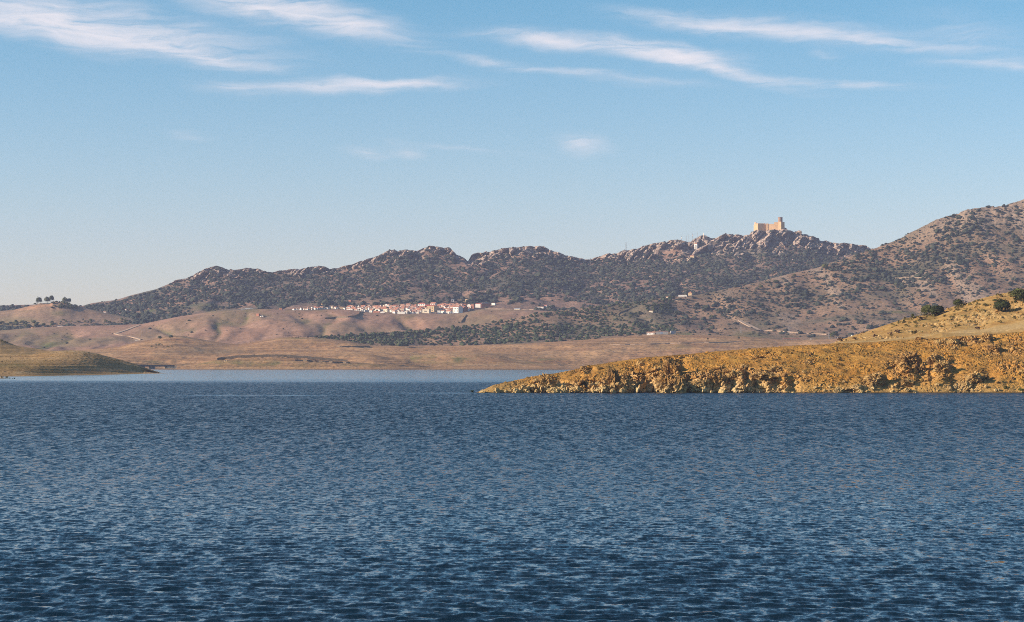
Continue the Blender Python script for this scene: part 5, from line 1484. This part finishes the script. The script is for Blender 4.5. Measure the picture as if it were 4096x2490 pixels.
# --- filler houses of the village
VAR = []
rv = random.Random(5)
KIND = [(M_white, 'gable', M_tile, 'white', 'terracotta roof'), (M_white, 'gable_y', M_tile, 'white gable-fronted', 'terracotta roof'), (M_white, 'flat', M_tile2, 'white flat-roofed', 'dull terrace'), (M_white, 'hip', M_tile, 'white hip-roofed', 'terracotta roof'), (M_cream, 'gable', M_tile2, 'cream', 'weathered roof'), (M_white, 'shed', M_tile, 'white lean-to', 'single-pitch red roof')]
for (wm_, rf, rm_, c1, c2) in KIND:
    a, b = shell(9.0, 7.5, 4.2, rf, 2.3)
    VAR.append((a.mesh('wall', wm_), b.mesh('roof', rm_), MB().box(-3.0, -1.6, -3.82, -3.65, 1.6, 3.2).mesh('window', M_glass), MB().box(1.4, 2.8, -3.82, -3.65, 1.6, 3.2).mesh('window', M_glass), MB().box(-.5, .6, -3.82, -3.65, 0, 2.3).mesh('door', M_glass), c1, c2))
LOW = [(1170, 1242), (1300, 1237), (1335, 1235), (1400, 1240), (1450, 1248), (1490, 1250), (1580, 1254), (1650, 1254), (1730, 1254), (1800, 1254), (1850, 1250), (1880, 1238), (1960, 1234)]
UPP = [(1170, 1241), (1230, 1236), (1300, 1231), (1400, 1231), (1480, 1231), (1560, 1228), (1700, 1225), (1760, 1224), (1800, 1221), (1870, 1222), (1960, 1229)]
x = 1176.0
while x < 1905:
    lo, hi = interp(LOW, x), interp(UPP, x)
    y = lo
    while y >= hi:
        xx = x + rv.uniform(-4, 4)
        if not any(a - 3 < xx < b + 3 and abs(y - yb) < 5 for a, b, yb in taken) and rv.random() < .93:
            p = H.at(xx, y)
            k = rv.choices(range(6), (5, 2, 2.5, 2, 1.6, 1.2))[0]
            wmm, rmm, w1, w2, dd, c1, c2 = VAR[k]
            row = 'lowest' if y > lo - 4 else 'upper' if y < hi + 5 else 'middle'
            sec = 'left arm' if x < 1390 else 'left half' if x < 1600 else 'centre' if x < 1760 else 'right half'
            lb = '%s house with %s in the %s rows of the village %s' % (c1, c2, row, sec)
            rz = R(rv.uniform(-46, -14)) if rv.random() < .8 else R(rv.uniform(20, 60))
            t = thing('village_house', lb, 'house', p, rz, 'houses packed in the village: %s, %s rows, %s' % (sec, row, c1))
            for nm, me in (('wall', wmm), ('roof', rmm), ('window', w1), ('window', w2), ('door', dd)):
                link(nm, me, t)
            sc = rv.uniform(.5, .95) * (0.75 if x < 1390 else 1)
            t.scale = (sc * rv.uniform(.8, 1.35), sc, sc * rv.uniform(.75, 1.25))
        y -= rv.uniform(3.2, 4.6)
    x += rv.uniform(6.5, 10.5)


def part_box(t, name, mat, *a):
    return MB().box(*a).build(name, mat, t)


# bell tower, water tank, cars of the village
p = H.at(1434, 1236); t = thing('bell_tower', 'slim white bell tower with a pole on top in the left of the village', 'tower', p, R(-25))
part_box(t, 'shaft', M_white, -1.3, 1.3, -1.3, 1.3, -4, 5.2)
MB().lathe([(1.5, 5.2), (.9, 6.2), (.1, 6.9)], 8).build('cap', M_white, t)
MB().bar((0, 0, 6.8), (0, 0, 9.4), .1, 5).build('mast', M_steel, t)
p = H.at(1592, 1231); t = thing('bell_tower', 'short white square tower above the roofs in the middle of the village', 'tower', p, R(-25))
part_box(t, 'shaft', M_white, -1.3, 1.3, -1.3, 1.3, -4, 4.0); part_box(t, 'cap', M_tile2, -1.5, 1.5, -1.5, 1.5, 4.0, 4.4)
p = H.at(1630, 1227); t = thing('chimney_stack', 'pale brick chimney stack above the upper village roofs', 'chimney', p, R(-25))
part_box(t, 'shaft', M_tan, -1.1, 1.1, -1.1, 1.1, -4, 3.6); part_box(t, 'cap', M_tan, -1.3, 1.3, -1.3, 1.3, 3.6, 4.0)
p = H.at(1721, 1210); t = thing('water_tank', 'small white water tank on stilts above the village', 'tank', p)
for a, b in ((-1, -1), (1, -1), (1, 1), (-1, 1)):
    MB().bar((a, b, -1), (a, b, 2.4), .2, 5).build('leg', M_conc, t)
MB().lathe([(1.6, 2.4), (1.7, 3.6), (1.2, 4.4), (.1, 4.7)], 12).build('tank', M_white, t)
CARM = [(flat_mat('car_paint_white', (.75, .75, .75), .03, 1, .3), 'white'), (flat_mat('car_paint_dark', (.05, .05, .06), .1, 1, .3), 'dark'), (flat_mat('car_paint_red', (.35, .06, .04), .1, 1, .3), 'red')]
for i, x in enumerate((1779, 1793, 1811)):
    p = H.at(x, 1254.5)
    t = thing('parked_car', '%s car parked at the bottom edge of the village, %s' % (CARM[(0, 2, 0)[i]][1], ('beside the grey-sided house', 'between two white cars', 'farthest along the row')[i]), 'car', p, R(-12), 'cars parked under the village')
    mb = MB().box(-2.1, 2.1, -.85, .85, .3, .95).box(-1.1, 1.4, -.75, .75, .95, 1.5)
    mb.build('body', CARM[(0, 2, 0)[i]][0], t)
    for a in (-1.3, 1.3):
        for b in (-.88, .72):
            MB().bar((a, b, .33), (a, b + .16, .33), .33, 10).build('wheel', M_rust, t)

# cemetery
p = H.at(1010, 1236); s_ = p.y / FPX
t = thing('cemetery', 'white walled cemetery with niches on the crest left of the village', 'cemetery', p, R(4))
for (x0, x1, yb, yt, dz) in ((963, 980, 1240.5, 1236, 0), (980, 1000, 1238.5, 1233, 2), (1000, 1035, 1236.5, 1235, 4), (1035, 1066, 1237, 1235.6, 4)):
    a = H.at((x0 + x1) / 2, yb)
    part_box(t, 'wall', M_white, (x0 - 1010) * s_, (x1 - 1010) * s_ - .15, -2 + dz, 0 + dz, a.z - p.z - 4, CAM_H + (HZ - yt) * s_ - p.z)
for i, x in enumerate((985, 994, 1003, 1012, 1021, 1034, 1041, 1049, 1057)):
    part_box(t, 'niche_block', M_white, (x - 1010) * s_ - 1.6, (x - 1010) * s_ + 1.6, 7, 10, -4, CAM_H + (HZ - (1232.3 + .2 * (i % 3))) * s_ - p.z)
# hermitage
p = H.at(2786, 992); s_ = p.y / FPX
t = thing('hermitage', 'white hermitage with red roof built into the crag left of the castle', 'chapel', p, R(-32))
part_box(t, 'nave', M_white, -3.6, 3.2, -3, 4, -4, 9.0)
MB().add([(-4, -3.4, 9.0), (3.6, -3.4, 9.0), (3.6, 4.4, 9.0), (-4, 4.4, 9.0), (-.2, .5, 12)], [(0, 1, 4), (1, 2, 4), (2, 3, 4), (3, 0, 4), (3, 2, 1, 0)]).build('roof', M_tile, t)
part_box(t, 'porch', M_white, -2.4, -.2, -4.6, -3.02, -5, 7.0)
part_box(t, 'buttress', M_white, 1.2, 2.6, -4.2, -3.02, -5, 6.0)
part_box(t, 'door', M_glass, -1.8, -.9, -4.66, -4.5, -1, 2.5)
part_box(t, 'window', M_glass, .2, .9, -3.06, -2.9, 3, 5)
p = H.at(2816, 941); t = thing('shrine_pillar', 'small white pillar shrine on the summit above the hermitage', 'monument', p, R(-20))
part_box(t, 'pedestal', M_conc, -1.4, 1.4, -1.4, 1.4, -3, .5); part_box(t, 'shaft', M_white, -.95, .95, -.95, .95, .5, 5.0); part_box(t, 'cap', M_white, -1.1, 1.1, -1.1, 1.1, 5.0, 5.4)
p = H.at(2951, 948); t = thing('lookout', 'low round stone lookout with a wide cap on the crest left of the castle', 'building', p + Vector((0, 0, 1.0)))
MB().lathe([(4.0, -5), (4.6, 2.4), (4.6, 3.4)], 16).build('wall', M_castle2, t)
MB().lathe([(5.6, 3.4), (5.6, 4.3), (4.0, 4.6)], 16).build('roof', M_conc, t)
part_box(t, 'annex', M_castle2, 4.9, 12.5, 1, 6, -5, 3.0); part_box(t, 'annex_roof', M_conc, 4.7, 12.8, .7, 6.3, 3.0, 3.6)

# --- castle
CY = 4703.0
CS = CY / FPX
def cx_(px): return (px - 3080) * CS
def cz_(py): return CAM_H + (HZ - py) * CS
CZ0 = cz_(926)
castle = thing('castle', 'sandstone castle with a round tower on the rocky summit of the ridge', 'castle', (cx_(3080) + (3080 - 2048) * CS, CY, CZ0))


def wall_seg(name, a, b, py_top, mat=M_castle, thick=2.6, py_bot=960, merl=0):
    ax, ay = cx_(a[0]), a[1]; bx, by = cx_(b[0]), b[1]
    d = Vector((bx - ax, by - ay)); n = Vector((-d.y, d.x)).normalized() * thick
    z0, z1 = cz_(py_bot) - CZ0, cz_(py_top) - CZ0
    Vv = [(ax, ay, z0), (bx, by, z0), (bx + n.x, by + n.y, z0), (ax + n.x, ay + n.y, z0)]
    Vv += [(q[0], q[1], z1) for q in Vv]
    MB().add(Vv, [(0, 3, 2, 1), (4, 5, 6, 7), (0, 1, 5, 4), (1, 2, 6, 5), (2, 3, 7, 6), (3, 0, 4, 7)]).build(name, mat, castle)
    for i in range(merl):
        f0, f1 = (i + .15) / merl, (i + .62) / merl
        m = n * .35
        P = [(ax + d.x * f0, ay + d.y * f0), (ax + d.x * f1, ay + d.y * f1)]
        Q = [P[0], P[1], (P[1][0] + m.x, P[1][1] + m.y), (P[0][0] + m.x, P[0][1] + m.y)]
        MB().add([(q[0], q[1], z1) for q in Q] + [(q[0], q[1], z1 + 1.25) for q in Q], [(0, 3, 2, 1), (4, 5, 6, 7), (0, 1, 5, 4), (1, 2, 6, 5), (2, 3, 7, 6), (3, 0, 4, 7)]).build('merlon', mat, castle)


wall_seg('curtain_wall', (3020, 7), (3032, 0), 895.2, merl=2)
wall_seg('curtain_wall', (3032.1, 0.05), (3064, 6.5), 895.4, merl=11)
wall_seg('buttress_tower', (3064, 2.6), (3074, 1.6), 894.6, thick=6.5)
wall_seg('curtain_wall', (3074.3, 2.4), (3098.5, -2.0), 898.0, merl=7)
wall_seg('high_wall', (3096.5, -2.1), (3114, -5.0), 889.8, thick=9)
wall_seg('curtain_wall', (3139, 24), (3122, 44), 895, thick=2.6)
wall_seg('curtain_wall', (3122, 44), (3024, 44), 896, thick=2.6)
wall_seg('curtain_wall', (3024, 43), (3020, 9.8), 896, thick=2.6)
wall_seg('parapet_turret', (3019.6, 7.6), (3024.0, 4.8), 889.6, thick=2.4, py_bot=896)
# keep: a square block turned so that its shaded side shows, with the round tower on top
ang = R(-36)
def kp_(u, v):
    return (cx_(3122.5) + u * math.cos(ang) - v * math.sin(ang), -9.0 + u * math.sin(ang) + v * math.cos(ang))
kw, kd = 7.2, 17.0
Pk = [kp_(-kw, 0), kp_(0, 0), kp_(0, kd), kp_(-kw, kd)]
zt, zb = cz_(889.0) - CZ0, cz_(960) - CZ0
MB().add([(q[0], q[1], zb) for q in Pk] + [(q[0], q[1], zt) for q in Pk], [(0, 3, 2, 1), (4, 5, 6, 7), (0, 1, 5, 4), (1, 2, 6, 5), (2, 3, 7, 6), (3, 0, 4, 7)]).build('keep', M_castle, castle)
tcx, tcy = cx_(3121.5), 1.5
rt = 9.0 * CS
h0, h1 = cz_(889.4) - CZ0, cz_(871.5) - CZ0
tw = MB().lathe([(rt, h0), (rt * .985, h1)], 24, tcx, tcy).build('round_tower', M_castle2, castle)
MB().lathe([(rt * 1.07, h1), (rt * 1.07, h1 + .9), (rt * .8, h1 + .9)], 24, tcx, tcy).build('parapet', M_castle2, tw)
part_box(tw, 'stair_turret', M_castle2, tcx + 1.2, tcx + 2.8, tcy - 1, tcy + 1, h1 + .92, h1 + 1.9)

# --- masts, pylons and poles
def lattice(name, label, p, h, w, group=None, dishes=0, mat=None, cat='mast', th=.13):
    mat = mat or M_steel
    t = thing(name, label, cat, p + Vector((0, 0, -1)), R(20), group)
    mb = MB()
    for a, b in ((-1, -1), (1, -1), (1, 1), (-1, 1)):
        mb.bar((a * w / 2, b * w / 2, 0), (a * w * .3, b * w * .3, h), th, 4)
    mb.build('legs', mat, t)
    mb = MB()
    n = max(3, int(h / 2.2))
    for i in range(n):
        z0, z1 = h * i / n, h * (i + 1) / n
        f0, f1 = w / 2 - .2 * w * i / n, w / 2 - .2 * w * (i + 1) / n
        s = 1 if i % 2 else -1
        mb.bar((-s * f0, -f0, z0), (s * f1, -f1, z1), th * .6, 4); mb.bar((f0, -s * f0, z0), (f1, s * f1, z1), th * .6, 4)
        mb.bar((-f1, -f1, z1), (f1, -f1, z1), th * .6, 4)
    mb.build('bracing', mat, t)
    for i in range(dishes):
        MB().lathe([(.2, h * (.72 - .13 * i)), (1.1, h * (.72 - .13 * i) + .2), (1.1, h * (.72 - .13 * i) + 1.6), (.2, h * (.72 - .13 * i) + 1.9)], 10, .3, -.6).build('drum_antenna', M_white, t)
    return t


def pole(name, label, p, h, r, group=None, arms=(), mat=None, cat='pole'):
    t = thing(name, label, cat, p, R(10), group)
    MB().bar((0, 0, -1.5), (0, 0, h), r, 6, r * .7).build('shaft', mat or M_steel, t)
    for (z, w) in arms:
        MB().box(-w / 2, w / 2, -.12, .12, z * h - .12, z * h + .12).build('crossarm', mat or M_steel, t)
    return t


u = 4660 / FPX
lattice('radio_mast', 'lattice radio mast standing alone on the saddle left of the crags', H.at(2503, 1005), 36 * u, 2.4, None)
pole('radio_pole', 'very thin pole right of the lone lattice mast', H.at(2540, 1000), 26 * u, .12)
pole('radio_pole', 'short pole on the slope left of the first big crag', H.at(2572, 986), 11 * u, .2, None, [(.8, 1.0)])
lattice('radio_mast', 'short mast hung with white drums behind the first big crag', H.at(2727, 968), 24 * u, 1.9, None, 2)
pole('radio_pole', 'slim mast, first of two between the crags', H.at(2746, 972), 29 * u, .38, None, [(.9, 1.2)])
pole('radio_pole', 'tall mast with side antennas, second of two between the crags', H.at(2755, 972), 36 * u, .42, None, [(.85, 2.0), (.66, 2.2)])
lattice('radio_mast', 'lattice mast with a wide head at the foot of the shrine crag', H.at(2771, 963), 30 * u, 2.0, None, 1)
pole('radio_pole', 'thin striped pole near the shrine summit', H.at(2792, 951), 20 * u, .32, None, [(.9, .9)])
for i, (x, y, h, lb) in enumerate([(606, 1271, 18, 'pale pylon on the pink field, first from the green field'), (628, 1274, 16, 'pale pylon on the pink field, middle one'), (668, 1274, 21, 'pale pylon on the pink field, tallest')]):
    lattice('pylon', lb, H.at(x, y), h * .5, 1.6, 'pylons on the pink field', 0, M_steel, 'pylon', .12)
for (L, x, y, h, lb) in [(D_, 880, 1376, 20, 'thin power pole with short crossarms at the mouth of the valley'), (I_, 2962, 1332, 28, 'thin pole of the pair near the straight track, nearer to it'), (I_, 2966, 1332, 28, 'second pole of the pair near the straight track'), (I_, 3154, 1334, 30, 'first pole of the tall pair above the red canopy'), (I_, 3158, 1333, 30, 'second pole of the tall pair above the red canopy'),
                         (I_, 1918, 1342, 18, 'power pole among the olives, leftmost'), (I_, 2012, 1322, 18, 'power pole among the olives, topmost'), (I_, 1990, 1375, 20, 'power pole among the olives, lowest')]:
    pole('power_pole', lb, L.at(x, y), h * L.at(x, y).y / FPX, .13, None, [(.94, 1.8)])
lattice('pylon', 'steel power pylon with a forked head beside the dark tree clump', I_.at(3316, 1357), 11.5, 1.2, None, 0, M_steel, 'pylon', .1)

# posts by the clump, sign, red canopy, open shed
for i, x in enumerate((3328, 3340, 3350)):
    p = I_.at(x, 1356); t = thing('post', 'white post with coloured side under the dark tree clump, ' + ('smallest', 'middle', 'end one')[i], 'post', p, 0, 'white posts under the tree clump')
    part_box(t, 'panel', M_white, -.65, .45, -.2, .2, .4, 2.1 if i else 1.4); part_box(t, 'side', M_red if i else M_conc, .47, .75, -.2, .2, .4, 2.1 if i else 1.4); part_box(t, 'foot', M_conc, -.2, .2, -.1, .1, -1, .38)
p = I_.at(3243, 1361); t = thing('sign', 'small white sign board on a post beside the pale clearing', 'sign', p)
part_box(t, 'board', M_white, -1.1, 1.1, -.08, .08, .9, 2.2); MB().bar((0, 0.1, -1), (0, 0.1, 2), .09, 6).build('post', M_steel, t)
p = D_.at(3165, 1363); s_ = p.y / FPX
t = thing('canopy', 'long low canopy with a thin red roof on posts', 'shelter', p, 0)
part_box(t, 'roof', M_red, -32 * s_, 32 * s_, -2.5, 2.5, 3.0, 3.35)
for i in range(7):
    MB().bar(((-30 + 10 * i) * s_, -2.2, -2), ((-30 + 10 * i) * s_, -2.2, 3.0), .09, 5).build('post', M_steel, t)
p = D_.at(1164, 1352); s_ = p.y / FPX
t = thing('open_shed', 'long open shed of dark steel posts on the crest above the shore', 'shelter', p, R(4))
part_box(t, 'roof', M_rust, -32.5 * s_, 32.5 * s_, -3.2, 3.2, 9.6 * s_, 9.6 * s_ + .45)
for i in range(9):
    for y in (-3.0, 3.0):
        MB().bar(((-31.5 + 7.87 * i) * s_, y, -2), ((-31.5 + 7.87 * i) * s_, y, 9.7 * s_), .13, 5).build('post', M_rust, t)
for a, b in ((-14, -8), (2, 9), (18, 24)):
    part_box(t, 'pen_rail', M_rust, a * s_, b * s_, -2.6, -2.4, .6, 1.5)
part_box(t, 'trailer', M_rust, 27 * s_, 32 * s_, -2, 2, 0, 4.5 * s_)
for i, x in enumerate((1229, 1233)):
    p = D_.at(x, 1353)
    t = thing('feed_bin', 'dark feed bin beside the open shed, ' + ('nearer to it', 'farther from it')[i], 'bin', p, 0, 'bins beside the open shed')
    MB().lathe([(.5, .8), (1.0, 1.6), (1.0, 2.6), (.3, 3.0)], 10).build('hopper', M_rust, t)
    for a in (-.7, .7):
        MB().bar((a, 0, -1), (a, 0, 1.6), .1, 5).build('leg', M_rust, t)
p = K_.at(903, 1446)
t = thing('box_hut', 'small sunlit tan box hut on the shore spur under the cut bank', 'hut', p, R(-12))
part_box(t, 'wall', M_tan, -1.9, 1.9, -1.1, 1.1, -1, 1.2); part_box(t, 'roof', M_conc, -2.1, 2.1, -1.3, 1.3, 1.2, 1.4); part_box(t, 'door', M_glass, -.4, .4, -1.16, -1.0, 0, .95)

# --- bridge
p0 = Vector(((622 - 2048) / FPX * 2450, 2450, 0)); s_ = 2450 / FPX
t = thing('road_bridge', 'low concrete road bridge on paired piers at the water behind the grassy headland', 'bridge', p0, R(37))
s0_ = s_
s_ = s_ * 1.25
zb, zt = CAM_H + (HZ - 1467) * s0_, CAM_H + (HZ - 1462.4) * s0_
part_box(t, 'deck', M_bridge, (540 - 622) * s_, (690 - 622) * s_, 0, 8, zb, zt)
for y in (0.15, 7.7):
    part_box(t, 'parapet', M_bridge, (540 - 622) * s_, (690 - 622) * s_, y, y + .2, zt, zt + .45)
for x in (583, 610.5, 619.5):
    part_box(t, 'pier', M_conc, (x - 3 - 622) * s_, (x + 3 - 622) * s_, 1, 7, -5, zb)
MB().add([((657 - 622) * s_, 0.5, -3), ((700 - 622) * s_, 0.5, -3), ((700 - 622) * s_, 7.5, -3), ((657 - 622) * s_, 7.5, -3), ((664 - 622) * s_, 0.5, zb), ((700 - 622) * s_, 0.5, zb), ((700 - 622) * s_, 7.5, zb), ((664 - 622) * s_, 7.5, zb)],
         [(0, 3, 2, 1), (4, 5, 6, 7), (0, 1, 5, 4), (1, 2, 6, 5), (2, 3, 7, 6), (3, 0, 4, 7)]).build('abutment', M_cream, t)

# --- tracks, stone walls and banks that follow the ground
def along(layer, pts, n):
    out = []
    for i in range(len(pts) - 1):
        for k in range(n):
            f = k / n
            out.append(layer.at(pts[i][0] * (1 - f) + pts[i + 1][0] * f, pts[i][1] * (1 - f) + pts[i + 1][1] * f))
    out.append(layer.at(*pts[-1]))
    return out


def track(layer, pts, width, n=6, lift=.9):
    P = along(layer, pts, n)
    Vv, Fs = [], []
    for i, p in enumerate(P):
        d = (P[min(i + 1, len(P) - 1)] - P[max(i - 1, 0)]); d.z = 0
        if d.length < 1e-6: d = Vector((1, 0, 0))
        nrm = Vector((-d.y, d.x, 0)).normalized() * width / 2
        Vv += [p + nrm + Vector((0, 0, lift)), p - nrm + Vector((0, 0, lift)), p + nrm + Vector((0, 0, lift - 1.5)), p - nrm + Vector((0, 0, lift - 1.5))]
    for i in range(len(P) - 1):
        a = 4 * i
        Fs += [(a, a + 1, a + 5, a + 4), (a, a + 4, a + 6, a + 2), (a + 1, a + 3, a + 7, a + 5)]
    mb = MB(); mb.v, mb.f = [tuple(v) for v in Vv], Fs
    return mb.build('dirt_track', M_track, kind='structure')


track(E, [(556, 1303), (530, 1312), (505, 1322), (480, 1330), (461, 1336), (480, 1341), (520, 1347), (548, 1354), (568, 1360)], 6)
track(H, [(1868, 1237), (1930, 1237), (2000, 1237.5), (2060, 1238.5), (2150, 1241), (2240, 1241)], 6)
track(I_, [(2962, 1284), (2990, 1300), (3034, 1322)], 9)
track(I_, [(3034, 1323), (3070, 1324), (3120, 1326), (3200, 1333), (3310, 1339)], 5)
track(D_, [(2440, 1381), (2560, 1379), (2680, 1375), (2800, 1372), (2900, 1371), (2960, 1366)], 4)
track(H, [(2700, 1040), (2730, 1037), (2760, 1034)], 4)
track(H, [(2530, 1104), (2570, 1106), (2615, 1110)], 5)
track(I_, [(2690, 1200), (2720, 1207), (2790, 1213)], 4)
track(I_, [(3580, 1114), (3700, 1112), (3800, 1106), (3890, 1102)], 5)


def wall_or_bank(layer, pts, h, label, n=5, w=.8):
    P = along(layer, pts, n)
    t = thing('wall_or_bank', label, 'wall', P[0])
    o = P[0]
    for i in range(len(P) - 1):
        a, b = P[i] - o, P[i + 1] - o
        d = (b - a); d.z = 0
        if d.length < .1: continue
        nr = Vector((-d.y, d.x, 0)).normalized() * w / 2
        top = h * (0.85 + .3 * random.random())
        Q = [a + nr, a - nr, b - nr, b + nr]
        Vv = [q - Vector((0, 0, 1)) for q in Q] + [q + Vector((0, 0, top)) for q in Q]
        MB().add(Vv, [(0, 1, 2, 3), (4, 7, 6, 5), (0, 4, 5, 1), (1, 5, 6, 2), (2, 6, 7, 3), (3, 7, 4, 0)]).build('wall_run', M_stonew, t)


wall_or_bank(I_, [(2476, 1271), (2472, 1262), (2480, 1253), (2500, 1246), (2525, 1236), (2546, 1225)], 1.9, 'bent dark stone wall on the bare slope right of the olives')
wall_or_bank(E, [(1300, 1277), (1330, 1275), (1350, 1272), (1385, 1272), (1418, 1268), (1436, 1260), (1440, 1247)], 2.6, 'dark winding gully bank climbing to the lower left corner of the village')  # a gully bank, built here as a run of stone wall
wall_or_bank(E, [(1845, 1292), (1855, 1278), (1866, 1263)], 2.4, 'short dark wall on the fields between the village and the olives')
wall_or_bank(I_, [(2560, 1313), (2610, 1309), (2660, 1298), (2720, 1288), (2790, 1278)], 1.6, 'long low wall above the white farmhouse')
wall_or_bank(H, [(1808, 1198), (1828, 1185), (1855, 1165), (1875, 1152)], 1.6, 'pale wall up the left side of the green field above the village')
wall_or_bank(K_, [(868, 1441), (890, 1436), (950, 1430), (1020, 1426.5), (1100, 1425.5), (1160, 1427.5), (1230, 1432.5), (1300, 1438.5), (1390, 1446.5)], 2.3, 'dark strip for the shaded cut bank along the crest of the shore spur')  # dark stone laid where the cut bank is only in shade
wall_or_bank(K_, [(1180, 1444), (1260, 1447), (1330, 1452), (1400, 1455)], 1.6, 'lower dark bank at the right end of the shore spur')
wall_or_bank(D_, [(1350, 1389), (1400, 1388.5), (1440, 1388.5), (1480, 1389.5)], 1.6, 'thin dark bank on the shore below the olive slope, left one')
wall_or_bank(D_, [(1615, 1393), (1650, 1394), (1700, 1394)], 1.6, 'thin dark bank on the shore below the olive slope, right one')
wall_or_bank(D_, [(700, 1462), (760, 1463), (800, 1463.5)], .9, 'thin dark wall along the shore beside the bridge')
